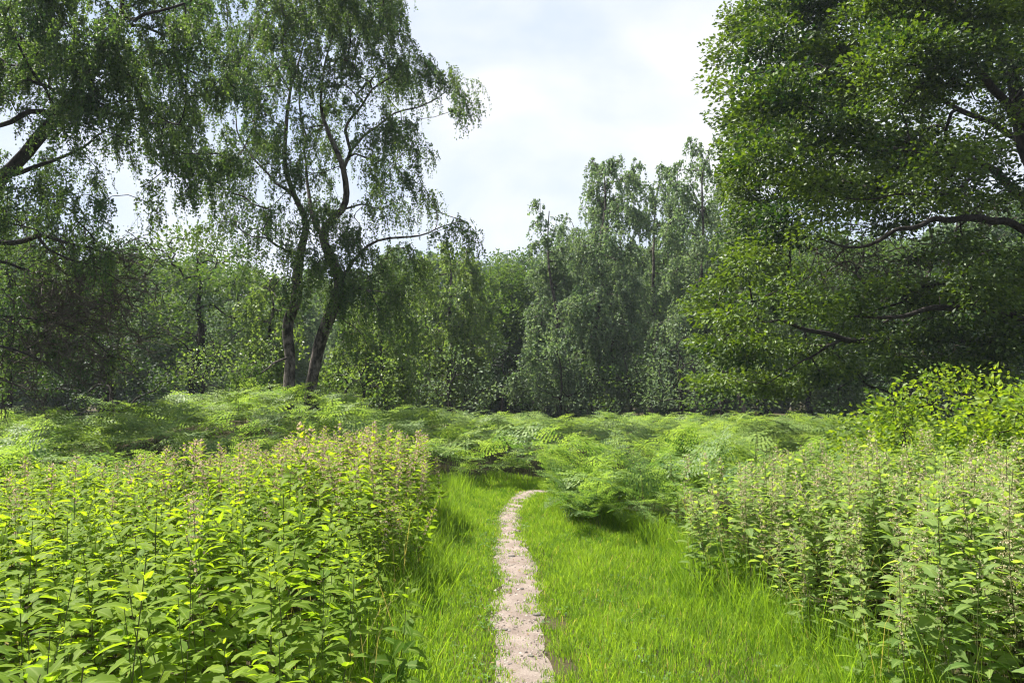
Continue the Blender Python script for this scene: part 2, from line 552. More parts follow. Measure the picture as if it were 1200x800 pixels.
# ------------------------------------------------------------------ trees
def grow_tree(name, label, cat, Y, trunk, limbs, blobs, style, leaf, bark, group=None, leaf_len=0.06, dens=1.0, depth=2.0,
              per=None, strand=0.8, bare=(), seed=1, base_r=None, limb_parts=True, root_xy=None, world=False, twig_r=0.006, flat=0.75, squash=.55, spread_=5.2, clump_light=0.0):
    """trunk / limbs: lists of (px, py, depth offset, radius) ; blobs: (px, py, radius px[, depth offset[, density]])"""
    r = np.random.default_rng(seed)

    def W(p):
        if world:
            return np.array([p[0], p[1], p[2], p[3]])
        q = at(p[0], p[1], Y + p[2])
        return np.array([q[0], q[1], q[2], p[3]])
    tr = np.array([W(p) for p in trunk])
    z0 = gz(tr[0, 0], tr[0, 1])
    foot = np.array([tr[0, 0], tr[0, 1], float(z0)])
    tr[0, 2] = z0 - 0.15
    tr = spline(tr, 0.22)
    wob = np.stack([smooth_noise(len(tr), 3, r) for _ in range(3)], 1) * tr[:, 3:4] * 0.25
    wob[0] = 0
    tr[:, :3] += wob
    P, par, rad, L = [], [], [], []
    for i in range(len(tr)):
        P.append(tr[i, :3]); par.append(i - 1); rad.append(tr[i, 3]); L.append(i * 0.22)
    chains = [('trunk', tr)]
    for lb in limbs:
        c = np.array([W(p) for p in lb])
        A = np.array(P)
        j = int(np.argmin(np.linalg.norm(A - c[0, :3], axis=1)))
        c[0, :3] = A[j]
        c = spline(c, 0.2)
        w_ = np.stack([smooth_noise(len(c), 3, r) for _ in range(3)], 1) * 0.05
        w_ *= np.minimum(1, np.arange(len(c)) / 4)[:, None]
        c[:, :3] += w_
        last = j
        for i in range(1, len(c)):
            P.append(c[i, :3]); par.append(last); rad.append(c[i, 3]); L.append(L[last] + 0.2)
            last = len(P) - 1
        chains.append(('limb', c))
    nspec = len(P)
    # leaf clusters: points in the blobs
    T, BT = [], []
    for b in blobs:
        if world:
            c, rm, dn = np.array(b[:3]), b[3], (b[4] if len(b) > 4 else 1)
        else:
            dy = b[3] if len(b) > 3 and b[3] is not None else r.uniform(-depth, depth)
            c = at(b[0], b[1], Y + dy)
            rm = b[2] * (Y + dy) / F
            dn = b[4] if len(b) > 4 else 1
        n = max(2, int(round(dens * dn * 10 * rm ** 2.2)))
        o = norm(r.normal(size=(n, 3))) * (r.uniform(0, 1, n) ** 0.42)[:, None] * rm
        o[:, 2] *= 0.9
        T.append(c + o)
        BT.append(np.full(n, r.normal() * clump_light))  # random per blob: sunlit and shaded clumps put into the leaf colour
    T, BT = np.concatenate(T), np.concatenate(BT)
    up_ = T[:, 2] > gz(T[:, 0], T[:, 1]) + 0.35
    T, BT = T[up_], BT[up_]
    n = len(T)
    A = np.array(P)
    Ln = np.array(L)
    ok0 = np.ones(len(A), bool)
    kk = max(1, int(len(tr) * 0.12))
    ok0[:kk] = False
    D = np.linalg.norm(T[:, None] - A[None], axis=2) + 0.12 * Ln[None] + np.where(ok0, 0, 50)[None] \
        + 0.7 * np.maximum(0, A[None, :, 2] - T[:, None, 2] - 0.3)
    best, bj = D.min(1), D.argmin(1)
    done = np.zeros(n, bool)
    tips = np.zeros(n, int)
    for _ in range(n):
        i = int(np.argmin(np.where(done, 9e9, best)))
        done[i] = True
        j = int(bj[i])
        p0, p3 = P[j], T[i]
        d = np.linalg.norm(p3 - p0)
        tg = norm(P[j] - P[par[j]]) if par[j] >= 0 else np.array([0, 0, 1.0])
        c1 = p0 + (tg * 0.35 + np.array([0, 0, 0.25]) + r.normal(size=3) * 0.12) * d * 0.5
        m = max(2, int(d / 0.3))
        new = []
        for s in np.linspace(0, 1, m + 1)[1:]:
            q = p0 * (1 - s) ** 2 + 2 * c1 * s * (1 - s) + p3 * s * s + r.normal(size=3) * 0.018 * (s < 1)
            P.append(q); par.append(j); rad.append(0.0); L.append(L[j] + d / m)
            j = len(P) - 1
            new.append(j)
        tips[i] = j
        NA = np.array([P[k] for k in new])
        nl = np.array([L[k] for k in new])
        Dn = np.linalg.norm(T[:, None] - NA[None], axis=2) + 0.12 * nl[None] + 0.7 * np.maximum(0, NA[None, :, 2] - T[:, None, 2] - 0.3)
        k = Dn.argmin(1)
        v = Dn[np.arange(n), k]
        up = v < best
        best[up] = v[up]
        bj[up] = np.array(new)[k[up]]
    A, par, rad = np.array(P), np.array(par), np.array(rad)
    # radii of the grown twigs: thicker where more hangs on them
    acc = np.zeros(len(A))
    acc[tips] = twig_r ** 2.3
    for i in range(len(A) - 1, nspec - 1, -1):
        acc[i] = max(acc[i], twig_r ** 2.3)
        acc[par[i]] += acc[i]
    rg = acc ** (1 / 2.3)
    for i in range(nspec, len(A)):
        cap = rad[par[i]] * 0.8 if par[i] < nspec else rad[par[i]]
        rad[i] = min(rg[i], max(cap, twig_r * 0.8))
    root = link(name, None, None, foot)
    tag(root, label, cat, group)

    def loc(v):
        return v - foot
    def chain_mesh(nm, c, i):
        gg = Geo()
        fl = None
        if nm == 'trunk':
            fl = 0.55 * np.exp(-np.maximum(0, c[:, 2] - z0) / 0.28)
        tube(gg, loc(c[:, :3]), c[:, 3], 14 if nm == 'trunk' else 8, 0.13 if nm == 'trunk' else 0.07, seed + i, fl)
        return gg
    if limb_parts:
        for i, (nm, c) in enumerate(chains):
            link(nm, chain_mesh(nm, c, i).mesh(nm, bark, True), root)
        gt = Geo()
    else:
        gt = Geo()
        for i, (nm, c) in enumerate(chains):
            v, q, t, a_, b_, _, _ = chain_mesh(nm, c, i).pack()
            gt.add(v, q, t)
    e = np.arange(nspec, len(A))
    frusta(gt, loc(A[par[e]]), loc(A[e]), np.minimum(rad[par[e]], rad[e] * 1.35), rad[e], 4)
    gl = Geo()
    C = loc(T)
    cen = C.mean(0)
    outw = norm((C - cen) * [1, 1, 0.3] + r.normal(size=C.shape) * 0.15)
    tone = BT + r.normal(size=n) * 0.2                                   # sprays differ in tone, on top of the painted lit and shaded clumps
    if style == 'weep':
        ns, nl = per or (6, 22)
        ci = np.repeat(np.arange(n), ns)
        st = C[ci] + r.normal(size=(len(ci), 3)) * 0.10
        d0 = norm(outw[ci] * 0.7 + rnd_dir(len(ci), r) * 0.8 + [0, 0, 0.15])
        SL = strand * r.uniform(0.35, 1.15, len(ci))
        t = r.uniform(0.05, 1, (len(ci), nl))
        hz = (1 - (1 - t) ** 2) * 0.42
        pos = st[:, None] + d0[:, None] * (SL[:, None] * hz)[..., None]
        pos[..., 2] -= SL[:, None] * 0.85 * t ** 1.6
        pos = pos.reshape(-1, 3) + r.normal(size=(pos.size // 3, 3)) * 0.025
        ax = norm(rnd_dir(len(pos), r) * 0.8 + np.array([0, 0, -0.75]))
        nr = norm(np.cross(ax, rnd_dir(len(pos), r)))
        rn = np.clip(np.repeat(tone[ci], nl) + r.uniform(0.1, 0.9, len(pos)), 0, 1)
        ll = leaf_len * r.uniform(0.65, 1.25, len(pos))
        leaf_quads(gl, pos, ax, nr, ll, ll * 0.72, rn, 0.38)
        # the hanging threads
        ts = np.array([0, 0.3, 0.6, 0.9])
        hz = (1 - (1 - ts) ** 2) * 0.42
        th = st[:, None] + d0[:, None] * (SL[:, None] * hz[None])[..., None]
        th[..., 2] -= SL[:, None] * 0.85 * ts[None] ** 1.6
        th[:, 0] = C[ci]
        a0, a1 = th[:, :-1].reshape(-1, 3), th[:, 1:].reshape(-1, 3)
        tr_ = np.full(len(a0), twig_r * 0.45)
        frusta(gt, a0, a1, tr_, tr_ * 0.8, 3)
    else:
        nl = per or 60
        ci = np.repeat(np.arange(n), nl)
        sp = leaf_len * spread_
        o = rnd_dir(len(ci), r) * (r.uniform(0, 1, len(ci)) ** 0.5)[:, None] * sp
        o[:, 2] *= squash
        pos = C[ci] + o + outw[ci] * sp * 0.25
        ax = norm(norm(o + outw[ci] * sp * 0.4) + rnd_dir(len(ci), r) * 0.7 + [0, 0, -0.15])
        nr = norm(np.array([0, 0, 1.0]) * flat + rnd_dir(len(ci), r))
        rn = np.clip(tone[ci] + r.uniform(0.1, 0.9, len(ci)), 0, 1)
        ll = leaf_len * r.uniform(0.6, 1.25, len(ci))
        leaf_quads(gl, pos, ax, nr, ll, ll * (0.62 if style == 'oak' else 0.7 if style == 'broad' else 0.35), rn, 0.58 if style == 'oak' else 0.45)
    for b in bare:                                                   # dead twiggy tangles: (px, py, r px, dY, number)
        c = at(b[0], b[1], Y + b[3])
        rm = b[2] * (Y + b[3]) / F
        k = b[4]
        s0 = c + r.normal(size=(k, 3)) * rm * 0.5
        dd = norm(rnd_dir(k, r) * [1, 1, 0.7] + [0.35, 0, -0.25])
        ln = rm * r.uniform(0.4, 1.1, k)
        g3 = Geo() if b is bare[0] else g3
        prev = s0
        rr = r.uniform(0.006, 0.018, k)
        for s in range(5):
            dd = norm(dd + r.normal(size=(k, 3)) * 0.22 + [0, 0, -0.05])
            nx = prev + dd * (ln / 5)[:, None]
            frusta(g3, loc(prev), loc(nx), rr, rr * 0.75, 3)
            if s < 4:
                for _ in range(2):
                    d2 = norm(dd + rnd_dir(k, r) * 0.9)
                    e2 = nx + d2 * (ln * r.uniform(0.1, 0.3, k))[:, None]
                    frusta(g3, loc(nx), loc(e2), rr * 0.55, rr * 0.3, 3)
            prev, rr = nx, rr * 0.75
    if bare:
        link('dead_twigs', g3.mesh('dead_twigs', M['dead']), root)
    link('trunk' if not limb_parts else 'branches', gt.mesh('branches', bark, True), root)
    link('crown', gl.mesh('crown', leaf), root)
    return root, len(gl.v) and sum(len(x) for x in gl.q)


nleaf = 0

# --- the two birches on the bracken mound
_, n_ = grow_tree('birch_tree', 'slender dark birch stem on the bracken mound, left one of the leaning pair', 'tree', 20.0,
    [(341, 475, 0, 0.173), (339, 430, 0, 0.155), (337, 380, .1, 0.144), (346, 352, .1, 0.137), (350, 330, 0, 0.122), (353, 300, 0, 0.112), (360, 262, .2, 0.0936),
     (346, 232, .3, 0.0792), (335, 200, .3, 0.0612), (334, 165, .3, 0.0504), (340, 108, .4, 0.036), (354, 60, .5, 0.0252), (362, 20, .5, 0.0158), (368, -40, .5, 0.00864)],
    [[(344, 230, .3, 0.0504), (325, 212, .5, 0.0396), (306, 196, .8, 0.0324), (285, 170, 1.2, 0.0216), (272, 130, 1.5, 0.0144)],
     [(339, 112, .4, 0.0252), (322, 75, 0, 0.018), (300, 45, -.4, 0.0108)],
     [(352, 304, 0, 0.036), (330, 291, -.4, 0.0288), (312, 280, -.8, 0.0216), (295, 278, -1.2, 0.0158), (274, 262, -1.4, 0.0108)],
     [(337, 418, 0, 0.036), (322, 424, -.5, 0.0288), (310, 430, -.8, 0.023), (286, 442, -1.2, 0.0144), (272, 436, -1.5, 0.00864)],
     [(350, 330, 0, 0.0288), (338, 322, .8, 0.0216), (322, 330, 1.2, 0.0144), (312, 345, 1.5, 0.00864)]],
    [(330, 20, 50), (300, 55, 45), (285, 100, 45), (345, 75, 40, None, .8), (312, 130, 40, None, .8), (290, 165, 38), (275, 205, 35), (320, 185, 32, None, .6),
     (300, 225, 28, None, .6), (268, 245, 26, None, .7), (300, 270, 20, None, .7), (280, 300, 18, None, .7), (345, 160, 28, None, .5), (360, -20, 60),
     (268, 60, 40), (340, 262, 18, -1.2), (348, 292, 16, -1.2), (330, 300, 18, -.8), (322, 255, 20, .8), (342, 335, 13, -1, .8), (312, 245, 20, -.8), (275, 440, 16, -1.5, 1.2), (300, 425, 14, -1.0), (352, 250, 20, None, .6), (250, 262, 18)],
    'weep', M['birch'], M['bark_birch'], leaf_len=0.06, dens=2.05, depth=2.2, strand=0.95, seed=11, per=(8, 34))
nleaf += n_
_, n_ = grow_tree('birch_tree', 'thicker forked birch on the bracken mound with a wide weeping crown against the sky', 'tree', 20.4,
    [(368, 474, 0, 0.194), (366, 442, 0, 0.169), (373, 412, 0, 0.162), (382, 379, 0, 0.158), (394, 349, 0, 0.158), (396, 325, 0, 0.144), (388, 298, 0, 0.133),
     (380, 278, 0, 0.122), (386, 262, -.1, 0.108), (402, 246, -.2, 0.0972), (407, 226, -.2, 0.0864), (403, 199, -.3, 0.072), (396, 180, -.3, 0.0612), (385, 155, -.3, 0.0504),
     (376, 126, -.3, 0.0396), (380, 80, -.2, 0.0288), (392, 30, -.2, 0.018), (400, -30, 0, 0.00864)],
    [[(404, 205, -.3, 0.054), (409, 175, -.6, 0.0432), (404, 150, -.8, 0.0396), (419, 125, -1, 0.0324), (440, 106, -1.2, 0.0252), (458, 92, -1.4, 0.018), (470, 60, -1.6, 0.00864)],
     [(409, 175, -.6, 0.036), (432, 155, -.3, 0.0288), (455, 140, 0, 0.0252), (486, 125, .2, 0.0202), (513, 113, .3, 0.0144), (532, 100, .4, 0.00864)],
     [(380, 280, 0, 0.0864), (369, 262, .5, 0.072), (362, 240, .9, 0.0576), (362, 205, 1.2, 0.0432), (357, 165, 1.5, 0.0324), (352, 120, 1.7, 0.0216), (348, 70, 1.8, 0.0144)],
     [(394, 330, 0, 0.054), (418, 307, -.8, 0.0432), (436, 289, -1.1, 0.036), (457, 280, -1.3, 0.0288), (480, 278, -1.5, 0.023), (502, 276, -1.6, 0.018), (529, 262, -1.8, 0.0115), (543, 258, -1.9, 0.00648)],
     [(396, 335, 0, 0.0432), (410, 322, .8, 0.0324), (432, 324, 1.4, 0.0252), (458, 336, 1.9, 0.0144)],
     [(402, 246, -.2, 0.036), (425, 240, .6, 0.0252), (448, 246, 1.2, 0.018), (472, 232, 1.6, 0.0108)],
     [(388, 360, 0, 0.0288), (402, 372, -.5, 0.0216), (420, 384, -.8, 0.0144), (432, 405, -1, 0.0072)]],
    [(395, 10, 45), (430, 20, 45), (460, 45, 38), (400, 70, 40), (440, 85, 40), (470, 95, 30), (490, 75, 24), (515, 85, 26), (537, 95, 20), (546, 118, 12), (528, 125, 10),
     (385, 120, 35, None, .7), (425, 140, 34), (460, 140, 32), (480, 165, 24), (455, 185, 30), (480, 205, 20), (495, 222, 14), (440, 215, 26, None, .7), (405, 165, 30, None, .5),
     (470, 250, 22, None, .7), (500, 235, 10), (360, 190, 32, None, .6), (370, 150, 30, None, .6), (420, 262, 26, None, .7), (400, 300, 26), (430, 310, 28), (455, 300, 26), (480, 300, 22),
     (440, 335, 28), (468, 335, 26), (415, 345, 22, None, .8), (500, 310, 16), (535, 262, 16), (548, 268, 9), (512, 270, 12), (385, 330, 22), (375, 300, 20, None, .7),
     (430, 370, 20, None, .7), (470, 370, 18, None, .7), (400, 385, 16, None, .5), (350, 30, 40), (390, 215, 24, None, .6), (450, 5, 40), (420, -30, 60), (392, 240, 20, -1.3), (375, 262, 18, -1.3), (410, 285, 20, -1.3), (428, 245, 22, -1), (372, 240, 18, 1.2), (405, 350, 14, -1.2, .8), (382, 300, 20, -1.4), (402, 322, 20, -1.4), (362, 290, 18, -1.2, .8), (352, 325, 15, -1, .6), (420, 335, 22, -1.5), (450, 355, 20, -1.5), (478, 385, 16, -1.2, .8), (500, 335, 16, -1.2)],
    'weep', M['birch'], M['bark_birch'], leaf_len=0.06, dens=2.05, depth=2.3, strand=0.95, seed=12, per=(8, 34))
nleaf += n_

# --- the big leaning tree at the left edge
_, n_ = grow_tree('birch_tree', 'big old birch leaning in from the left edge with dead brown lower twigs', 'tree', 15.0,
    [(-150, 480, 0, 0.207), (-110, 400, 0, 0.182), (-60, 300, 0, 0.164), (-20, 240, 0, 0.152), (7, 202, 0, 0.137), (37, 165, 0, 0.125), (71, 136, 0, 0.109), (100, 95, 0, 0.0853),
     (125, 55, 0, 0.0667), (141, 20, 0, 0.0546), (145, -40, 0, 0.0364), (160, -110, 0, 0.0182)],
    [[(71, 136, 0, 0.0607), (40, 130, -.3, 0.0546), (0, 146, -.6, 0.0425), (-40, 150, -1, 0.0303)],
     [(71, 136, 0, 0.0516), (100, 130, -.5, 0.0425), (135, 138, -.8, 0.0334), (169, 146, -1, 0.0243), (202, 142, -1.3, 0.0182), (232, 150, -1.5, 0.0109)],
     [(7, 202, 0, 0.0546), (35, 200, .5, 0.0455), (61, 192, .9, 0.0364), (98, 175, 1.2, 0.0273), (125, 157, 1.5, 0.0182), (150, 172, 1.8, 0.0109)],
     [(141, 24, 0, 0.0394), (159, 20, -.4, 0.0334), (192, 13, -.8, 0.0273), (235, -5, -1.2, 0.0182)],
     [(135, 38, 0, 0.0364), (162, 29, .5, 0.0303), (199, 44, .9, 0.0243), (240, 50, 1.3, 0.0152), (265, 40, 1.5, 0.00853)],
     [(110, 80, 0, 0.0364), (160, 72, .8, 0.0303), (202, 74, 1.2, 0.0243), (228, 86, 1.4, 0.0182), (252, 88, 1.6, 0.0109)],
     [(71, 136, 0, 0.0364), (50, 100, -.8, 0.0303), (25, 60, -1.4, 0.0212), (5, 20, -1.8, 0.0121)],
     [(-50, 290, 0, 0.0607), (0, 286, -.5, 0.0516), (30, 278, -.8, 0.0455), (64, 282, -1.1, 0.0364), (98, 287, -1.3, 0.0243), (125, 298, -1.5, 0.0121)],
     [(-60, 300, 0, 0.0485), (0, 303, .3, 0.0394), (35, 314, .6, 0.0303), (67, 328, .9, 0.0212), (100, 352, 1.2, 0.0121)],
     [(40, 280, -.9, 0.0303), (57, 291, -1, 0.0255), (85, 304, -1.2, 0.0194), (110, 312, -1.4, 0.0134), (140, 330, -1.5, 0.00728)],
     [(-90, 360, 0, 0.0485), (-20, 365, .2, 0.0364), (45, 372, .4, 0.0273), (90, 390, .6, 0.0182), (130, 420, .8, 0.00968)],
     [(-100, 380, 0, 0.0425), (-30, 400, -.4, 0.0334), (30, 415, -.8, 0.0243), (75, 440, -1, 0.0134)]],
    [(25, 30, 55), (85, 20, 50), (40, 85, 50), (110, 60, 45), (180, 25, 48), (225, 25, 42), (160, 65, 36, None, .8), (210, 90, 42), (245, 100, 36), (120, 110, 38), (80, 118, 32, None, .8),
     (185, 135, 36), (230, 150, 40), (262, 175, 28), (205, 180, 34), (160, 170, 24, None, .7), (120, 165, 28, None, .7), (20, 125, 26, None, .6), (90, 165, 22, None, .6), (235, 205, 24, None, .7),
     (30, 235, 40), (80, 235, 34), (15, 270, 36), (60, 265, 30), (110, 245, 26, None, .7), (110, 290, 26), (40, 195, 26, None, .5), (210, 225, 22, None, .7), (170, 210, 18, None, .5),
     (140, 300, 26, None, .7), (20, 320, 30, None, .6), (-30, 60, 60), (-40, 220, 60), (140, -30, 60), (230, -20, 50), (50, -30, 60),
     (30, 345, 26, None, .5), (40, 350, 32, .5, .8), (90, 370, 32, .8, .8), (30, 395, 32, .3, .8), (125, 385, 28, 1.2, .7), (150, 345, 24, 1.5, .6), (180, 250, 20, 1, .6), (110, 330, 28, 1, .7), (70, 300, 28, .5), (110, 75, 40, -2.2), (90, 112, 30, -2.2), (140, 45, 36, -2.2), (60, 140, 26, -2.0, .7), (170, 110, 34, -2), (30, 30, 40, -2), (200, 160, 30, -2), (120, 140, 26, -2.2), (60, 60, 36, 2), (150, 90, 30, 2), (40, 205, 24, -1.5, .7), (110, 200, 22, 1.5, .7),
     (70, 410, 30, None, .5), (20, 430, 34, None, .6), (110, 430, 26, None, .4)],
    'weep', M['birch'], M['bark'], leaf_len=0.052, dens=3.3, depth=2.4, strand=0.7, seed=13, per=(9, 30),
    bare=[(90, 320, 60, -.6, 130), (130, 350, 55, .3, 110), (60, 380, 60, 0, 130), (110, 410, 50, .6, 100), (20, 420, 60, -.5, 100), (150, 310, 30, 0, 50)])
nleaf += n_

# --- the oak at the right edge
_, n_ = grow_tree('oak_tree', 'massive dark green oak filling the right edge with long low horizontal limbs', 'tree', 16.0,
    [(1265, 490, 0, 0.277), (1255, 400, 0, 0.244), (1242, 320, 0, 0.224), (1230, 260, 0, 0.211), (1214, 205, 0, 0.198), (1200, 158, 0, 0.172), (1190, 105, 0, 0.145), (1172, 50, .2, 0.119), (1158, 10, .3, 0.099), (1150, -60, .4, 0.066), (1130, -130, .4, 0.033)],
    [[(1200, 150, 0, 0.106), (1178, 122, -.6, 0.0924), (1158, 101, -1, 0.0792), (1131, 74, -1.4, 0.066), (1095, 68, -1.8, 0.0495), (1053, 72, -2.1, 0.0363), (989, 78, -2.5, 0.0264), (930, 80, -2.7, 0.0165), (880, 90, -2.9, 0.00924)],
     [(1131, 74, -1.4, 0.0396), (1095, 60, -.8, 0.033), (1043, 40, -.4, 0.0264), (980, 30, 0, 0.0198), (920, 25, .3, 0.0119)],
     [(1206, 180, 0, 0.099), (1185, 155, .6, 0.0792), (1158, 142, 1, 0.066), (1124, 128, 1.3, 0.0561), (1077, 106, 1.6, 0.0429), (1043, 90, 1.8, 0.033), (985, 100, 2, 0.0231), (920, 130, 2.2, 0.0132)],
     [(1225, 250, 0, 0.112), (1200, 230, -.6, 0.099), (1171, 209, -1, 0.0858), (1154, 192, -1.2, 0.0726), (1115, 180, -1.6, 0.0561), (1060, 175, -2, 0.0396), (1000, 170, -2.4, 0.0264), (930, 180, -2.8, 0.0145)],
     [(1235, 290, 0, 0.106), (1200, 264, -.8, 0.0858), (1147, 255, -1.2, 0.0726), (1100, 256, -1.6, 0.0561), (1067, 265, -1.9, 0.0462), (1030, 280, -2.1, 0.033), (1000, 287, -2.3, 0.0231), (950, 280, -2.6, 0.0132)],
     [(1250, 370, 0, 0.106), (1200, 372, -.8, 0.0858), (1150, 360, -1.2, 0.066), (1093, 362, -1.5, 0.0495), (1033, 373, -1.8, 0.033), (985, 372, -2.1, 0.0165)],
     [(1255, 400, 0, 0.132), (1190, 402, .4, 0.112), (1135, 400, .4, 0.099), (1090, 400, .2, 0.0891), (1047, 400, 0, 0.0759), (987, 395, -.4, 0.0561), (943, 385, -.8, 0.0396), (910, 373, -1, 0.0297), (885, 385, -1.2, 0.0198), (865, 398, -1.3, 0.0119)],
     [(985, 396, -.4, 0.033), (966, 408, -.8, 0.0277), (950, 418, -1, 0.0224), (925, 430, -1.3, 0.0158), (900, 443, -1.5, 0.00924)],
     [(1150, 192, -1.2, 0.0396), (1110, 225, -1.8, 0.0297), (1050, 230, -2.4, 0.0198), (980, 235, -2.8, 0.0106)],
     [(1172, 50, .2, 0.066), (1130, 20, -.6, 0.0462), (1080, -10, -1.2, 0.0297), (1010, -20, -1.8, 0.0165)]],
    [(882, 20, 26, None, 1.2), (925, 20, 36), (975, 15, 42), (1030, 15, 42), (1085, 15, 42), (1140, 30, 36), (1180, 20, 34), (866, 65, 18, None, 1.3), (862, 100, 16, None, 1.3), (868, 140, 20, None, 1.2), (905, 65, 34), (950, 75, 38),
     (1000, 65, 36), (1060, 55, 36), (900, 115, 34), (950, 125, 36), (1005, 120, 36), (1060, 120, 32), (1110, 100, 30, None, .7), (885, 165, 26), (930, 170, 36), (985, 170, 38), (1040, 170, 36), (1095, 165, 32),
     (1150, 150, 26, None, .5), (885, 215, 28), (930, 220, 36), (985, 220, 38), (1040, 222, 36), (1090, 215, 32, None, .8), (1140, 225, 24, None, .5), (890, 265, 28), (930, 262, 32, None, .9), (980, 262, 28, None, .7),
     (1060, 240, 26, None, .7), (1100, 380, 30, -1), (1150, 385, 30, -1), (1190, 395, 28, -1.5), (1040, 410, 28, -.5), (1090, 425, 26, -1), (1145, 425, 28, -1), (985, 425, 24), (1180, 330, 30, -1.5), (1130, 330, 26, 1.5), (900, 305, 30), (870, 320, 24), (1120, 285, 26), (1085, 300, 22, None, .6), (1170, 300, 26), (845, 355, 24), (875, 360, 26), (910, 345, 26), (950, 345, 28), (1005, 345, 32), (1055, 340, 28),
     (840, 395, 20), (865, 410, 26), (850, 440, 22), (900, 405, 26), (890, 445, 24), (935, 410, 24), (930, 445, 22), (965, 430, 22), (1010, 385, 28, None, .7), (1100, 350, 30), (1150, 340, 30), (1190, 350, 28),
     (1190, 170, 26, None, .5), (1210, 90, 40, None, .6), (1190, 240, 26, None, .6), (1240, 330, 50), (1000, -40, 60), (1100, -40, 60), (1190, -40, 60), (920, -30, 40), (1270, 200, 60), (1260, 60, 60)] +
    [(x_, y_, 30, dy_) for x_, y_, dy_ in ((1080, 60, -3), (1030, 95, -3), (1110, 75, 3), (960, 60, 3), (1000, 150, -3), (1090, 110, 3), (1130, 60, -3), (1160, 100, 3), (1060, 190, 3), (960, 200, -3), (1010, 215, 3), (1100, 190, -3), (1140, 180, 3), (1190, 120, 3), (1175, 60, 3), (900, 140, 3), (900, 190, -3), (1050, 20, 3), (990, 110, 3), (1120, 235, 3), (930, 110, -3))],
    'oak', M['oak'], M['bark'], leaf_len=0.105, dens=3.8, depth=3.0, seed=14, per=135, clump_light=.22, squash=.36, spread_=5.6, twig_r=0.008,
    bare=[(1000, 290, 50, 1.5, 90), (1060, 300, 50, 1.8, 90), (960, 310, 40, 1.0, 60), (1150, 250, 40, 1.0, 40), (1100, 410, 50, 1.5, 60)])
nleaf += n_

# --- trees standing further back, each with its own outline
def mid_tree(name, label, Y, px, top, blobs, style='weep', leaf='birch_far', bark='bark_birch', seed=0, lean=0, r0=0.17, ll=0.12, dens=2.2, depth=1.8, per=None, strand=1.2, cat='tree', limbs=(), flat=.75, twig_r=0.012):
    global nleaf
    h = 478 - top
    tr = [(px, 482, 0, r0)] + [(px + lean * f + random.uniform(-4, 4), 478 - h * f, 0, r0 * (1 - 0.96 * f ** .8) + 0.006) for f in (.12, .3, .45, .6, .75, .86, .93)]
    _, n = grow_tree(name, label, cat, Y, tr, list(limbs), blobs, style, M[leaf], M[bark], leaf_len=ll, dens=dens, depth=depth, seed=seed,
                     per=per or ((6, 18) if style == 'weep' else 44), strand=strand, limb_parts=False, twig_r=twig_r, flat=flat, spread_=2.3 if leaf == 'conifer' else 5.2)
    nleaf += n


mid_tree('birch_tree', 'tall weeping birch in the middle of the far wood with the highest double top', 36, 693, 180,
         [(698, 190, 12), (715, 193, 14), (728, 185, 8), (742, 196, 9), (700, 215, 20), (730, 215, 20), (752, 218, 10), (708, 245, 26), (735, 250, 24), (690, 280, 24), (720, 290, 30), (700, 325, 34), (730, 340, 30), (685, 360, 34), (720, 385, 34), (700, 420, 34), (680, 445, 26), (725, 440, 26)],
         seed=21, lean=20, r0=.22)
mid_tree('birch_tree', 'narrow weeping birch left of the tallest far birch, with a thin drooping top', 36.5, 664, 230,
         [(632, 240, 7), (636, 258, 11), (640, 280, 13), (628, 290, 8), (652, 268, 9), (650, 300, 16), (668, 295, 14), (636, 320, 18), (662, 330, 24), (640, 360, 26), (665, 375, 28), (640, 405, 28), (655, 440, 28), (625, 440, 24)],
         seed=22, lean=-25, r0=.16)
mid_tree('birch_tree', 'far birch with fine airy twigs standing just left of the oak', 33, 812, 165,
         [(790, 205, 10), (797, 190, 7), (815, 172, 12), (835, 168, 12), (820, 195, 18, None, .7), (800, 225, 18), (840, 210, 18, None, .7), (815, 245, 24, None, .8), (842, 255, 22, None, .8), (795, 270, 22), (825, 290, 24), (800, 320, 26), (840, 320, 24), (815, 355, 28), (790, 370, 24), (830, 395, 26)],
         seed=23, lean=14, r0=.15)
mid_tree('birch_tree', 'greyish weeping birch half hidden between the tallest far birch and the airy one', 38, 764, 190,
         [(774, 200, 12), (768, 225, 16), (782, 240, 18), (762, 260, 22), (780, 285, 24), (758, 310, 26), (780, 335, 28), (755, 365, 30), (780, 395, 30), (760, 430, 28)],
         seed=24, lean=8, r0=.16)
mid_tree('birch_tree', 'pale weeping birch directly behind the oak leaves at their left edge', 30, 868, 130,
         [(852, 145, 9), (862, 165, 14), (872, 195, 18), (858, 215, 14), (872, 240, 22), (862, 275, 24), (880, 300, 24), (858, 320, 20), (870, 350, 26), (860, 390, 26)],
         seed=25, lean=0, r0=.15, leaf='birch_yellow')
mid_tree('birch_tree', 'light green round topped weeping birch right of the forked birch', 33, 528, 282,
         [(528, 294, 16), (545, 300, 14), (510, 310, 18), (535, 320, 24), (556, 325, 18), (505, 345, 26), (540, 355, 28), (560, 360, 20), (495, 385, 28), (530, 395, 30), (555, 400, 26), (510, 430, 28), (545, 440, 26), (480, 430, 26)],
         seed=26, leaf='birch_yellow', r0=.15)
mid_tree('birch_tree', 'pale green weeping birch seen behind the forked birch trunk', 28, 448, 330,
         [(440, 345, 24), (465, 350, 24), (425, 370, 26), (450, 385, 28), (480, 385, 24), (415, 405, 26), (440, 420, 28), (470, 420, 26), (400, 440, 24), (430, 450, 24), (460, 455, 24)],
         seed=27, leaf='birch_yellow', r0=.14)
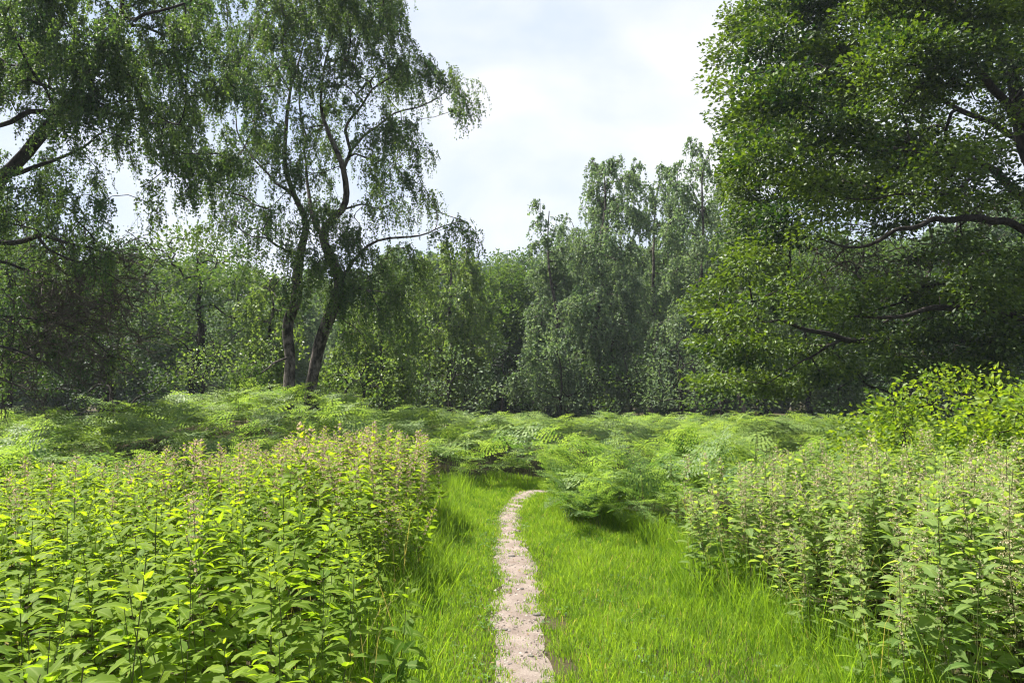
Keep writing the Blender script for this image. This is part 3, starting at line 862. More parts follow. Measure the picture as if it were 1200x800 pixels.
mid_tree('birch_tree', 'yellow green birch just left of the two mound birches', 27, 318, 315,
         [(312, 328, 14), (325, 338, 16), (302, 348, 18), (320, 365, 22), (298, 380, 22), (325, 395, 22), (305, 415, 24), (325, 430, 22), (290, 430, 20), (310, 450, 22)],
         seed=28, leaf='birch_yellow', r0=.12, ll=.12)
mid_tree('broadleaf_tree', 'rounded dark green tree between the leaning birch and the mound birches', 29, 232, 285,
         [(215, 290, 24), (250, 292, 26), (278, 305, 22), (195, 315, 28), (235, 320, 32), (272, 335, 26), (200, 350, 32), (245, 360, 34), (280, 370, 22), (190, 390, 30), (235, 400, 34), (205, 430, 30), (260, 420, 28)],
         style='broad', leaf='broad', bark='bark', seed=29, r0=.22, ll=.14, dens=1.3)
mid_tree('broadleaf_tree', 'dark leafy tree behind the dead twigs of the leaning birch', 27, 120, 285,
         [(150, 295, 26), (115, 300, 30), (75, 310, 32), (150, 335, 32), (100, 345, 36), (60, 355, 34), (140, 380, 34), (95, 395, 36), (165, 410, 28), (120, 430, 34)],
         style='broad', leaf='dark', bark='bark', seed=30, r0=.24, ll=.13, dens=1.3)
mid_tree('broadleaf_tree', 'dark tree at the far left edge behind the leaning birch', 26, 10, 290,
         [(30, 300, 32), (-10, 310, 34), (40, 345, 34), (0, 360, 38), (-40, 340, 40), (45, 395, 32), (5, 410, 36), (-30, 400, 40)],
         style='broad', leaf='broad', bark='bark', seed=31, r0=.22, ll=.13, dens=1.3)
for i, (px, top, Yc, sd, lb) in enumerate([(597, 296, 46, 41, 'dark spiry conifer with the highest pointed top in the central gap'),
                                           (574, 308, 45, 42, 'shorter dark conifer left of the pointed one in the central gap'),
                                           (616, 306, 48, 43, 'dark conifer right of the pointed one beside the drooping birch')]):
    bl = []
    for f in np.linspace(0.0, 1, 11):
        y_ = top + 6 + f * (460 - top)
        w_ = 3 + 22 * f ** 0.8
        bl.append((px + (random.random() - .5) * w_, y_, 4 + 12 * f ** .7, None, 1.5))
        if f > .15:
            bl.append((px - w_ * .7, y_ + 5, 3 + 9 * f ** .7, None, 1.3))
            bl.append((px + w_ * .7, y_ + 8, 3 + 9 * f ** .7, None, 1.3))
    mid_tree('conifer_tree', lb, Yc, px, top, bl, style='needle', leaf='conifer', bark='bark', seed=sd, r0=.2, ll=.20, dens=2.4, depth=.9, per=30)

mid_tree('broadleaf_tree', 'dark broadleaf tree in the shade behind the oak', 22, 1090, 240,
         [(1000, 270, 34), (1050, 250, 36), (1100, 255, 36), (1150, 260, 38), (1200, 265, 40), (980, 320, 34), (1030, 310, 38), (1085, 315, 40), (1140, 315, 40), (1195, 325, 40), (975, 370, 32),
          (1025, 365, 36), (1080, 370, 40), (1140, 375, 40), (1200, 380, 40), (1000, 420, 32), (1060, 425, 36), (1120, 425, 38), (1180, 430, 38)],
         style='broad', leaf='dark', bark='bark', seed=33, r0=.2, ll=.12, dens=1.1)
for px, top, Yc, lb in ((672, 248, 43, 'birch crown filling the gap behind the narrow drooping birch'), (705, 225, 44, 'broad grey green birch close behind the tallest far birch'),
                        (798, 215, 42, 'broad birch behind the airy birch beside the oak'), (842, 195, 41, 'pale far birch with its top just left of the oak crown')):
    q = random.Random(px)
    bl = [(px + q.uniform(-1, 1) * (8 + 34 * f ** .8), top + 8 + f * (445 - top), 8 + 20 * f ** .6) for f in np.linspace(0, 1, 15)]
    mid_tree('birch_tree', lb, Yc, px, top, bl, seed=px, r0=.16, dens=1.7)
mid_tree('hazel_shrub', 'small yellow green bush lit by the sun right of the thicker birch trunk', 24.5, 425, 415,
         [(420, 430, 13), (436, 426, 12), (408, 442, 13), (428, 446, 14), (448, 442, 12), (415, 458, 12), (440, 460, 13)],
         style='broad', leaf='birch_yellow', bark='bark', seed=57, r0=.05, ll=.10, dens=1.7, depth=.8, per=40, cat='shrub')
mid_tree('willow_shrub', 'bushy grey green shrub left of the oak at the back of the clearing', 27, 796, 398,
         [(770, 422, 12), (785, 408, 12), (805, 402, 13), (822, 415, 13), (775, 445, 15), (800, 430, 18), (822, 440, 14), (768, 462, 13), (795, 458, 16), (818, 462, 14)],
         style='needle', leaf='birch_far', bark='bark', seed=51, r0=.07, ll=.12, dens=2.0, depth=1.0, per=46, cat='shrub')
mid_tree('hazel_shrub', 'sunny yellow green bush below the dark rounded tree', 25, 240, 402,
         [(232, 420, 16), (250, 415, 14), (222, 432, 14), (262, 428, 13), (245, 440, 16), (225, 452, 13), (268, 448, 12), (280, 440, 10)],
         style='broad', leaf='birch_yellow', bark='bark', seed=52, r0=.06, ll=.10, dens=2.0, depth=.9, per=40, cat='shrub')
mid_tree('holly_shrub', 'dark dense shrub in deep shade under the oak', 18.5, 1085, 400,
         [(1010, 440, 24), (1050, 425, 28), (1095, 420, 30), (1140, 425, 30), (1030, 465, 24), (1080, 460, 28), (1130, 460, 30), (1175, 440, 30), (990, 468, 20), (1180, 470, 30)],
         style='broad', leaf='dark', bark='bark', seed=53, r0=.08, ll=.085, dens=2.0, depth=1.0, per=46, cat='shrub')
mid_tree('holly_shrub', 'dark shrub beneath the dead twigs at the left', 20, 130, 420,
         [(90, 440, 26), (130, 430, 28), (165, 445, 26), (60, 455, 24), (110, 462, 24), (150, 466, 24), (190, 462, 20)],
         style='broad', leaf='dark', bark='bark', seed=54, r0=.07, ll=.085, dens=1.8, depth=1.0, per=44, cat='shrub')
for i, (px, top, Yc, lf, lb) in enumerate([
        (655, 400, 34, 'birch_far', 'grey green undergrowth bush at the foot of the narrow weeping birch'),
        (590, 405, 37, 'dark', 'dark bush below the conifers at the back of the clearing'),
        (530, 415, 31, 'birch_far', 'small grey green bush right of the pale weeping birch'),
        (735, 405, 33, 'broad', 'leafy bush at the foot of the tallest far birch'),
        (405, 420, 26, 'broad', 'low bush between the mound birches and the pale birch'),
        (848, 425, 25, 'broad', 'low bush in front of the birch behind the oak')]):
    bl = [(px + dx, top + 10 + dy, rr) for dx, dy, rr in ((-22, 12, 14), (0, 0, 16), (22, 10, 14), (-34, 34, 16), (-10, 28, 18), (14, 32, 18), (36, 36, 15), (-20, 52, 16), (6, 54, 17), (28, 55, 15))]
    mid_tree('hazel_shrub', lb, Yc, px, top, bl, style='broad', leaf=lf, bark='bark', seed=60 + i, r0=.07, ll=.13, dens=1.1, depth=1.0, per=38, cat='shrub')


# --- rows of trees deep in the wood: a few shapes, copied
def wood_tree(kind, seed, H):
    r = np.random.default_rng(seed)
    bl = []
    if kind == 'weep':
        for f in np.linspace(.12, 1, 15):
            w = H * 0.17 * math.sin(math.pi * min(1, .18 + .85 * (1 - f))) + .15
            for _ in range(2):
                a = r.uniform(0, 6.28)
                bl.append((math.cos(a) * w * .7, math.sin(a) * w * .7, H * f + r.normal() * .3, .5 + w * .45))
    elif kind == 'broad':
        for f in np.linspace(.15, 1, 13):
            w = H * 0.24 * math.sqrt(max(.05, 1 - (2 * (f - .5)) ** 2)) + .2
            for _ in range(3):
                a = r.uniform(0, 6.28)
                bl.append((math.cos(a) * w * .75, math.sin(a) * w * .75, H * f + r.normal() * .3, .5 + w * .38))
    else:
        for f in np.linspace(.08, 1, 14):
            w = H * 0.19 * (1 - f) + .12
            for k in range(3):
                a = r.uniform(0, 6.28)
                bl.append((math.cos(a) * w * .7, math.sin(a) * w * .7, H * f, .25 + w * .5, 1.2))
    tr = [(0, 0, -.1, .20)] + [(r.normal() * .12, r.normal() * .12, H * f, .15 * (1 - .95 * f) + .008) for f in (.15, .35, .55, .75, .98)]
    name = {'weep': 'birch_tree', 'broad': 'broadleaf_tree', 'needle': 'conifer_tree'}[kind]
    lab = {'weep': 'birch deep in the wood, partly hidden by nearer trees', 'broad': 'broadleaf tree deep in the wood, partly hidden by nearer trees',
           'needle': 'conifer deep in the wood, partly hidden by nearer trees'}[kind]
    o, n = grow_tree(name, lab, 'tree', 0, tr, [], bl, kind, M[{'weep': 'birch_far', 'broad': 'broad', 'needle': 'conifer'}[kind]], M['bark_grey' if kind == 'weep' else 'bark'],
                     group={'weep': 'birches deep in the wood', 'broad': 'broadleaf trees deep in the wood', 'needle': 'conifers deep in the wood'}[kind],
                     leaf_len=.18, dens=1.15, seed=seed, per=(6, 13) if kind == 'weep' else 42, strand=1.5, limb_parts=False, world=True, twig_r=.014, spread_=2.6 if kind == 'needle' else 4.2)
    return o, H


protos = {'weep': [wood_tree('weep', 71, 11), wood_tree('weep', 72, 10)], 'broad': [wood_tree('broad', 73, 9.5), wood_tree('broad', 74, 8.5)],
          'needle': [wood_tree('needle', 75, 11)]}
used = set()
wr_ = random.Random(5)
# skyline of the far wood: height of the tree tops (photo px) along the picture
SKY_X = [-500, -100, 0, 150, 300, 420, 500, 560, 600, 640, 700, 800, 860, 1000, 1200, 1700]
SKY_Y = [200, 260, 290, 300, 320, 318, 296, 292, 292, 300, 290, 290, 270, 280, 250, 180]
for row, (Yr, step, drop) in enumerate([(42, 2.9, 26), (52, 3.3, 8), (64, 4.0, 0)]):
    x = -Yr * 1.2
    while x < Yr * 1.1:
        xx, yy = x + wr_.uniform(-.8, .8), Yr + wr_.uniform(-3, 3)
        x += step * wr_.uniform(.85, 1.2)
        px = 600 + xx * F / yy
        top = np.interp(px, SKY_X, SKY_Y) + drop + wr_.uniform(-4, 22)
        Ht = CAM_H + (HORIZON - top) * yy / F
        kind = wr_.choices(['weep', 'broad', 'needle'], [3, 2, 1.4 if 500 < px < 660 else .5])[0]
        k = wr_.randrange(len(protos[kind]))
        p, h0 = protos[kind][k]
        o = p if (kind, k) not in used else copy_thing(p)
        used.add((kind, k))
        o.location = (xx, yy, float(gz(xx, yy)))
        s = Ht / h0
        o.scale = (max(.85, s) * wr_.uniform(.9, 1.15), max(.85, s) * wr_.uniform(.9, 1.15), s)
        o.rotation_euler = (0, 0, wr_.uniform(0, 6.28))


# ------------------------------------------------------------------ nettles
def leaf_blade(g, base, yaw, pitch, L, rnd, n=9, teeth=True, r=None, droop=0.75, roll=0.0):
    """ovate toothed leaf, midrib sagging from pitch downwards"""
    n = n if teeth else 5
    t = np.linspace(0, 1, n)
    ang = pitch - droop * t ** 1.2
    ds = L / (n - 1)
    x = np.concatenate([[0], np.cumsum(np.cos(ang[:-1]) * ds)])
    z = np.concatenate([[0], np.cumsum(np.sin(ang[:-1]) * ds)])
    w = 0.215 * L * (np.sin(np.pi * np.clip(t, 0, 1) ** 0.62) ** 0.9)
    w[0], w[-1] = 0.04 * L, 0.0
    if teeth:
        w = w * np.where(np.arange(n) % 2 == 1, 1.12, 0.86)
    up = 0.22 * w
    mid = np.stack([x, 0 * x, z], 1)
    lf = np.stack([x + .02 * L, w, z + up + roll * w], 1)
    rt = np.stack([x + .02 * L, -w, z + up - roll * w], 1)
    V = np.concatenate([mid, lf, rt])
    c, s = math.cos(yaw), math.sin(yaw)
    V = np.stack([V[:, 0] * c - V[:, 1] * s, V[:, 0] * s + V[:, 1] * c, V[:, 2]], 1) + base
    i = np.arange(n - 1)
    q = np.concatenate([np.stack([i, i + 1, n + i + 1, n + i], 1), np.stack([2 * n + i, 2 * n + i + 1, i + 1, i], 1)])
    m = np.concatenate([np.zeros(n), np.ones(2 * n)])
    g.add(V, q, rnd=rnd, mid=m)


def nettle(seed, H, flowers, fine=True, small=1.0):
    r = np.random.default_rng(seed)
    bend = r.normal(size=2) * 0.05
    zz = np.linspace(0, H, 8 if fine else 4)

    def ctr(z):
        f = np.asarray(z) / H
        return np.stack([bend[0] * f ** 2 + .01 * np.sin(f * 7 + seed), bend[1] * f ** 2 + .01 * np.sin(f * 6 + 2 * seed), np.asarray(z) + 0 * f], -1)
    gs, gl, gf = Geo(), Geo(), Geo()
    tube(gs, ctr(zz), np.linspace(0.0042, 0.0018, len(zz)), 4 if fine else 3)
    z = H * r.uniform(.06, .12)
    yaw = r.uniform(0, 6.28)
    while z < H - .006:
        f = z / H
        Lf = small * (0.084 + 0.088 * math.sin(math.pi * min(1, f * 1.02) ** .9)) * r.uniform(.85, 1.15)
        if f > .86:
            Lf *= 1 - .72 * (f - .86) / .14
        young = max(0, (f - .5) * .9)
        for s in (0, 1):
            if f < .35 and r.uniform() < .35:
                continue
            y = yaw + s * math.pi + r.normal() * .22
            pit = (.30 if f < .85 else .65) + r.normal() * .18
            pl = 0.022 * (Lf / .1)
            b = ctr(z) + np.array([math.cos(y) * pl, math.sin(y) * pl, pl * .6])
            rn = float(np.clip(.15 + young * .6 + r.uniform(0, .45), 0, .95))
            if f < .4 and r.uniform() < .09:
                rn = 1.0
            leaf_blade(gl, b, y, pit, Lf, rn, 9, fine, r, .65 + r.normal() * .22, r.normal() * .25)
        if flowers and f > .42 and f < .985:
            for k in range(int(r.integers(3, 5))):
                a = yaw + k * math.pi / 2 + r.normal() * .5
                Ls = r.uniform(.035, .085) * flowers
                m = 7 if fine else 3
                tt = np.linspace(.1, 1, m)
                pts = ctr(z) + np.stack([np.cos(a) * Ls * tt * .8, np.sin(a) * Ls * tt * .8, Ls * (.25 * tt - .75 * tt ** 2)], 1)
                ax = norm(r.normal(size=(m, 3)) + [0, 0, -.6])
                sz = (.013 if fine else .024) * r.uniform(.7, 1.3, m)
                leaf_quads(gf, pts, ax, rnd_dir(m, r), sz, sz * .8, r.uniform(0, 1, m), .5, .3)
        z += r.uniform(.050, .078) * (1.0 if f < .8 else .62)
        yaw += math.pi / 2 + r.normal() * .15
    return gs, gl, gf


NV = []        # (kind, H, fine parts, coarse parts)
for k in range(6):
    H = rng.uniform(1.12, 1.26)
    NV.append(('leafy', H, nettle(200 + k, H, 0), nettle(200 + k, H, 0, False, 1.12)))
for k in range(5):
    H = rng.uniform(1.20, 1.36)
    NV.append(('flower', H, nettle(220 + k, H, 1.0, True, .86), nettle(220 + k, H, 1.0, False, .95)))


def jitter_grid(x0, x1, y0, y1, step, r):
    xs, ys = np.meshgrid(np.arange(x0, x1, step), np.arange(y0, y1, step))
    p = np.stack([xs.ravel(), ys.ravel()], 1)
    return p + r.uniform(-.5, .5, p.shape) * step * 1.1


br = np.random.default_rng(31)
pl = jitter_grid(-7.5, -.4, 1.3, 10.2, .20, br)
yl = pl[:, 1]
keep = (pl[:, 0] < left_edge(yl) - .08) & (pl[:, 0] > -.78 * yl - 2.2) & (yl < 9.9 + .5 * np.sin(pl[:, 0] * 2) - .55 * np.maximum(0, -pl[:, 0] - 1.9))
keep &= (np.hypot(pl[:, 0], pl[:, 1]) > 1.55)
pl = pl[keep]
p2 = jitter_grid(1.2, 7.5, 1.8, 9.5, .185, br)
yr_ = p2[:, 1]
keep = (p2[:, 0] > right_edge(yr_) + .08) & (p2[:, 0] < .78 * yr_ + 2.2) & (yr_ < np.where(p2[:, 0] < 2.5, 7.5, 8.3) + .4 * np.sin(p2[:, 0] * 1.7))
p2 = p2[keep]
p2 = p2[br.uniform(size=len(p2)) < np.clip(.62 + (p2[:, 0] - right_edge(p2[:, 1])) * .9, 0, 1)]
plants = []
for (x, y), side in [(p, 'left') for p in pl] + [(p, 'right') for p in p2]:
    if side == 'left':
        pf = 0.02 + 0.90 * np.clip((y - 5.4) / 2.2, 0, 1) * np.clip((x + 4.6) / 2.0, 0.12, 1)
        edge = left_edge(y) - x
    else:
        pf = 0.70 - .25 * (y > 6)
        edge = x - right_edge(y)
    fl = br.uniform() < pf
    hs = (0.86 if side == 'left' else .86) * (0.62 + 0.38 * min(1, (edge + .05) / .55)) * br.triangular(.70, 1.0, 1.10) * (1 + .07 * math.sin(x * 2.9 + 1.1 * y) * math.sin(y * 2.1 - x))
    if side == 'left':
        hs *= np.interp(y, [1.5, 3, 5, 8], [.98, 1.02, 1.0, .98]) * (1.14 if fl else 1.0) * np.interp(x, [-6, -2.6, -1.2], [.78, .88, 1.0])
    else:
        hs *= np.interp(x / y, [.2, .45, .7], [.93, 1.0, 1.08])
    plants.append((x, y, side, fl, hs))
# the 300 that show largest become individuals
plants.sort(key=lambda p: (abs(p[0]) > .70 * p[1] + .12 or p[1] < 1.45, math.hypot(p[0], p[1])))
NPROTO = {}
NLAB = {('left', False): 'leafy bright green nettle in the dense bed left of the path',
        ('left', True): 'nettle with pinkish flower tassels in the bed left of the path',
        ('right', False): 'leafy nettle without tassels in the bed right of the path',
        ('right', True): 'greyish nettle with pale flower tassels in the bed right of the path'}
NGRP = {('left', False): 'leafy nettles left of the path', ('left', True): 'flowering nettles left of the path',
        ('right', False): 'leafy nettles right of the path', ('right', True): 'flowering nettles right of the path'}
mesh_cache = {}
for i, (x, y, side, fl, hs) in enumerate(plants[:300]):
    vs = [k for k, v in enumerate(NV) if (v[0] == 'flower') == fl]
    k = vs[int(br.integers(len(vs)))]
    key = (side, k)
    if key not in NPROTO:
        gs, gl, gf = NV[k][2]
        o = link('stinging_nettle', None)
        link('stem', gs.mesh('stem', M['stem']), o)
        link('foliage', gl.mesh('foliage', M['nettle' if side == 'left' else 'nettle_pale'], True), o)
        if fl:
            link('inflorescence', gf.mesh('inflorescence', M['tassel_pink' if side == 'left' else 'tassel']), o)
        NPROTO[key] = o
    else:
        o = copy_thing(NPROTO[key])
    tag(o, NLAB[(side, fl)], 'nettle', NGRP[(side, fl)])
    o.location = (x, y, float(gz(x, y)) - .01)
    o.scale = (hs, hs, hs)
    bent = .30 if br.uniform() < .10 else .085
    o.rotation_euler = (br.normal() * bent, br.normal() * bent, br.uniform(0, 6.28))


def scatter(g, packs, sel, pos, rotz, tilt, scale, mats, jit=0.12, r=br):
    """merge transformed copies of ready-made pieces into one geometry"""
    for k, parts in enumerate(packs):
        w = np.where(sel == k)[0]
        if not len(w):
            continue
        n = len(w)
        cz, sz = np.cos(rotz[w]), np.sin(rotz[w])
        for part, mat in zip(parts, mats):
            if not part.v:
                continue
            v, q, t, a, b, qm, tm = part.pack()
            s = scale[w][:, None]
            x, y, z = v[None, :, 0] * s, v[None, :, 1] * s, v[None, :, 2] * s
            x, y = x * cz[:, None] - y * sz[:, None], x * sz[:, None] + y * cz[:, None]
            x = x + z * tilt[w][:, 0:1]
            y = y + z * tilt[w][:, 1:2]
            V = np.stack([x + pos[w][:, 0:1], y + pos[w][:, 1:2], z + pos[w][:, 2:3]], -1)
            off = (np.arange(n) * len(v))[:, None, None]
            sh = r.normal(size=n) * jit
            rn = np.where(a[None] > .985, a[None], np.clip(a[None] + sh[:, None], 0, .96))
            g.add(V.reshape(-1, 3), (off + q[None]).reshape(-1, 4) if len(q) else None, (off + t[None]).reshape(-1, 3) if len(t) else None,
                  rnd=rn.ravel(), mid=np.tile(b, n), mat=mat)


rest = plants[300:]
for side in ('left', 'right'):
    rs = [p for p in rest if p[2] == side]
    sel = np.array([br.choice([k for k, v in enumerate(NV) if (v[0] == 'flower') == p[3]]) for p in rs])
    pos = np.array([(p[0], p[1], float(gz(p[0], p[1])) - .01) for p in rs])
    near = np.hypot(pos[:, 0], pos[:, 1]) < 5.5
    g = Geo()
    args = (br.uniform(0, 6.28, len(rs)), br.normal(size=(len(rs), 2)) * .10, np.array([p[4] for p in rs]))
    scatter(g, [v[2] for v in NV], np.where(near, sel, -1), pos, *args, (0, 1, 2))
    scatter(g, [v[3] for v in NV], np.where(near, -1, sel), pos, *args, (0, 1, 2))
    o = link('nettle_undergrowth', g.mesh('nettle_undergrowth', [M['stem'], M['nettle' if side == 'left' else 'nettle_pale'], M['tassel_pink' if side == 'left' else 'tassel']], False))
    tag(o, 'mass of nettles further back in the bed %s of the path' % side, 'nettles', kind='stuff')


# ------------------------------------------------------------------ bracken
def bracken(seed, n_pin, n_sub):
    r = np.random.default_rng(seed)
    hs, L = r.uniform(.55, .78), r.uniform(.75, 1.0)
    gs, gb = Geo(), Geo()
    m = 22
    t = np.linspace(0, 1, m)
    ang = np.concatenate([np.full(8, 1.42) - np.linspace(0, .45, 8), np.linspace(1.15, .35, m - 8) if seed % 4 == 3 else np.linspace(.72 + r.normal() * .2, -.12 + r.normal() * .28, m - 8)])
    ds = np.concatenate([np.full(8, hs / 8), np.full(m - 8, L / (m - 8))])
    x = np.cumsum(np.cos(ang) * ds)
    z = np.cumsum(np.sin(ang) * ds)
    C = np.stack([np.concatenate([[0], x]), .03 * np.sin(np.linspace(0, 3, m + 1) + seed), np.concatenate([[0], z])], 1)
    tube(gs, C[:], np.linspace(.0055, .0012, m + 1), 3)
    R0 = C[8:]
    s = np.linspace(0, 1, len(R0))
    TG = norm(np.gradient(R0, axis=0))
    for k in range(n_pin):
        f = (k + .2) / n_pin
        f = f ** .92
        b = np.array([np.interp(f, s, R0[:, c]) for c in range(3)])
        tg = np.array([np.interp(f, s, TG[:, c]) for c in range(3)])
        up = norm(np.cross(tg, np.cross([0, 0, 1.0], tg) + 1e-6))
        if up[2] < 0:
            up = -up
        for sd in (-1, 1):
            sv = norm(np.cross(up, tg)) * sd
            pL = .40 * (1 - f) ** .85 * r.uniform(.85, 1.12) + .012
            d = norm(sv + tg * .42 + up * r.normal() * .22)
            mm = max(3, int(n_sub * (.35 + .65 * (1 - f))))
            u = (np.arange(mm) + .5) / mm
            p = b + d * (u * pL)[:, None] + np.array([0, 0, -1.0]) * (.10 * pL * u ** 2)[:, None]
            l2 = (.085 * (pL / .4) ** .6) * (1 - u) ** .6 * r.uniform(.85, 1.1, mm) + .006
            dn = norm(d - np.array([0, 0, .35]) * .5)
            n2 = norm(np.cross(dn, sv if abs(np.dot(dn, sv)) < .9 else tg))
            n2 = up
            w2 = pL / mm * .78
            rn = np.clip(r.uniform(0, .35) + .45 * r.uniform(0, 1, mm) + .2 * f, 0, .97)
            for s2 in (-1, 1):
                e = norm(np.cross(n2, dn)) * s2
                ax = norm(e + dn * .35 + up * r.normal(size=(mm, 1)) * .18 - [0, 0, .12])
                leaf_quads(gb, p, ax, np.broadcast_to(n2, p.shape) + r.normal(size=p.shape) * .15, l2, np.full(mm, w2), rn, .35, .05)
    return gs, gb


BV = [(bracken(300 + k, 14, 9), bracken(300 + k, 11, 6)) for k in range(8)]
pb = np.concatenate([jitter_grid(-19, 13, 6.4, 26.5, .325, br)])
xb, yb = pb[:, 0], pb[:, 1]
nb_edge = 9.9 - .55 * np.maximum(0, -xb - 1.9)
ok = np.where(xb < -.2, (yb > np.maximum(nb_edge + .3, np.where(xb > -2.0, 11.7 + .0 * xb, 0))), True)
ok &= np.where((xb >= -2.2) & (xb < .5), yb > 12.9 - .35 * np.maximum(0, -xb), True)
ok &= np.where(xb > .2, (xb > right_edge(yb) + .05) | (yb > 12.9), True)
ok &= ~((xb > 2.5) & (yb < 8.4)) & ~((xb > .5) & (yb < 7.7))
ok &= path_dist(xb, yb) > .42
ok &= (np.abs(xb) < .74 * yb + 1.2) | ((xb < 0) & (xb > -.74 * yb - 5))
ok &= ~((np.abs(xb + 6.0) < .35) & (np.abs(yb - 20) < .35))
ok &= (br.uniform(size=len(xb)) < np.where(yb > 17, .72, 1.0))
pb = pb[ok]
ex = np.concatenate([np.stack([br.uniform(-1.5, 1.25, 34), 12.9 + br.normal(size=34) * .22], 1),
                     np.stack([.62 + np.abs(br.normal(size=46)) * .35, br.uniform(9.2, 10.9, 46)], 1),
                     np.stack([br.uniform(.75, 1.9, 46), 8.95 + br.normal(size=46) * .28], 1)])
ex = ex[path_dist(ex[:, 0], ex[:, 1]) > .33]
n_low = len(ex)
pb = np.concatenate([ex, pb])
low = np.arange(len(pb)) < n_low
dist = np.hypot(pb[:, 0], pb[:, 1])
order = np.argsort(dist + 50 * (np.abs(pb[:, 0]) > .70 * pb[:, 1] + .3))
pb, low = pb[order], low[order]
bh = br.uniform(.62, 1.05, len(pb)) * (1 + .06 * np.sin(pb[:, 0] * 1.9 + np.sin(pb[:, 1])) * np.sin(pb[:, 1] * 1.5))
bh *= np.where(br.uniform(size=len(pb)) < .05, 1.12, 1.0)
bh *= np.where(pb[:, 0] > .3, .97, 1.0)
bh = np.where(low, br.uniform(.38, .72, len(pb)), bh)
BPROTO = {}
for i, (x, y) in enumerate(pb[:300]):
    k = int(br.integers(len(BV)))
    side = 'left' if x < .1 else 'right'
    if k not in BPROTO:
        gs, gb = BV[k][0]
        o = link('bracken_fern', None)
        link('stalk', gs.mesh('stalk', M['bstalk']), o)
        link('frond', gb.mesh('frond', M['bracken']), o)
        BPROTO[k] = o
    else:
        o = copy_thing(BPROTO[k])
    if y > 12.4 and abs(x) < 2:
        tag(o, 'arching bracken frond at the dark front edge beyond the path bend', 'fern', 'bracken beyond the path bend')
    else:
        tag(o, 'arching bracken frond %s' % ('behind the nettle bed left of the path' if side == 'left' else 'right of the path at its bend'), 'fern',
            'bracken %s of the path' % side)
    o.location = (x, y, float(gz(x, y)) - .01)
    sc = float(bh[i])
    o.scale = (sc, sc, sc)
    o.rotation_euler = (br.normal() * .17, br.normal() * .17, br.uniform(0, 6.28) if br.uniform() < .6 else -math.pi / 2 + br.normal() * .7)
pr_ = pb[300:]
n = len(pr_)
g = Geo()
scatter(g, [b[1] for b in BV], br.choice([0, 1, 2, 4, 5, 6], n), np.stack([pr_[:, 0], pr_[:, 1], gz(pr_[:, 0], pr_[:, 1]) - .01], 1),
        br.uniform(0, 6.28, n), br.normal(size=(n, 2)) * .26, bh[300:], (0, 1))
tag(link('bracken_undergrowth', g.mesh('bracken_undergrowth', [M['bstalk'], M['bracken']])), 'sea of bracken covering the clearing back to the trees', 'bracken', kind='stuff')

# ------------------------------------------------------------------ brambles on the right
for i, (px, py, Yc, w, lb) in enumerate([
        (1165, 500, 9.0, 85, 'tallest sunlit bramble thicket at the right edge'),
        (1060, 515, 9.6, 60, 'bright yellow green bramble bush left of the tallest thicket'),
        (1230, 520, 7.6, 90, 'bramble bush running out of the right edge, nearer than the rest')]):
    bl = []
    for k in range(15):
        a, b_ = br.uniform(-1, 1), br.uniform(-1, 1)
        c = at(px + a * w * .8, py, Yc)
        hmax = (1.85 if i == 0 else 1.42 if i == 1 else 1.5) * (1 - .35 * a * a)
        bl.append((c[0], Yc + b_ * 1.0, br.uniform(.45, hmax), .26))
    c = at(px, py, Yc)
    grow_tree('bramble_bush', lb, 'bush', Yc, [(c[0], Yc, 0, .02), (c[0] + .02, Yc, .3, .016), (c[0] + .05, Yc + .05, .7, .012), (c[0], Yc, 1.1, .006)], [], bl, 'broad', M['bramble'], M['bark'],
              leaf_len=.075, dens=14, seed=80 + i, per=34, limb_parts=False, world=True, twig_r=.003)

# ------------------------------------------------------------------ grass
gr = np.random.default_rng(9)


def blades(g, x, y, h, w, rnd, lean=0.5):
    n = len(x)
    a = gr.uniform(0, 6.28, n)
    d = np.stack([np.cos(a), np.sin(a), 0 * a], 1)
    f = gr.uniform(0, 6.28, n)
    s = np.stack([np.cos(f), np.sin(f), 0 * f], 1) * (w / 2)[:, None]
    b = np.stack([x, y, gz(x, y) - .004], 1)
    ln = (gr.uniform(.1, 1, n) * lean * h)[:, None]
    up = np.array([0, 0, 1.0])
    p1 = b + up * (h * .45)[:, None] + d * ln * .22
    p2 = b + up * (h * .82)[:, None] + d * ln * .62
    p3 = b + up * (h * (1 - .12 * (ln[:, 0] / h)))[:, None] + d * ln * 1.1
    V = np.stack([b - s, b + s, p1 - s * .9, p1 + s * .9, p2 - s * .55, p2 + s * .55, p3], 1).reshape(-1, 3)
    o = (np.arange(n) * 7)[:, None]
    q = np.concatenate([o + [0, 1, 3, 2], o + [2, 3, 5, 4]])
    t = o + [4, 5, 6]
    g.add(V, q, t, rnd=np.repeat(rnd, 7))


def patchy(x, y):
    return (np.sin(x * 3.1 + 1.3 * np.sin(y * 1.9)) + np.sin(y * 2.3 + 1.7 * np.sin(x * 2.7 + 1)) + np.sin((x + y) * 5.3) * .5) / 2.5


g = Geo()
N = 230000
y = 1.4 + 12.4 * gr.uniform(0, 1, N) ** 1.15
lo, hi = left_edge(y) - .45, np.minimum(right_edge(y) + .55, 4.2)
x = lo + (hi - lo) * gr.uniform(0, 1, N)
pd = path_dist(x, y)
pp = patchy(x * 1.3, y * 1.3)
tuft = (np.sin(x * 23 + y * 5) * np.sin(y * 11 - x * 4) + .5 * np.sin(y * 17 + x * 9)) > .68
jag = (np.sin(x * 31 + 3 * np.sin(y * 13)) + np.sin(y * 19 + 2 * np.sin(x * 17)) + .8 * np.sin(y * 7.3 + 1) + .6 * np.sin(y * 43 + x * 20)) / 3.4
keep = (pd > -.045 + .15 * jag) | ((pd > -.18) & tuft & (gr.uniform(size=N) < .9))
keep &= gr.uniform(size=N) < np.clip((hi - lo) / 3.0, .2, 1)
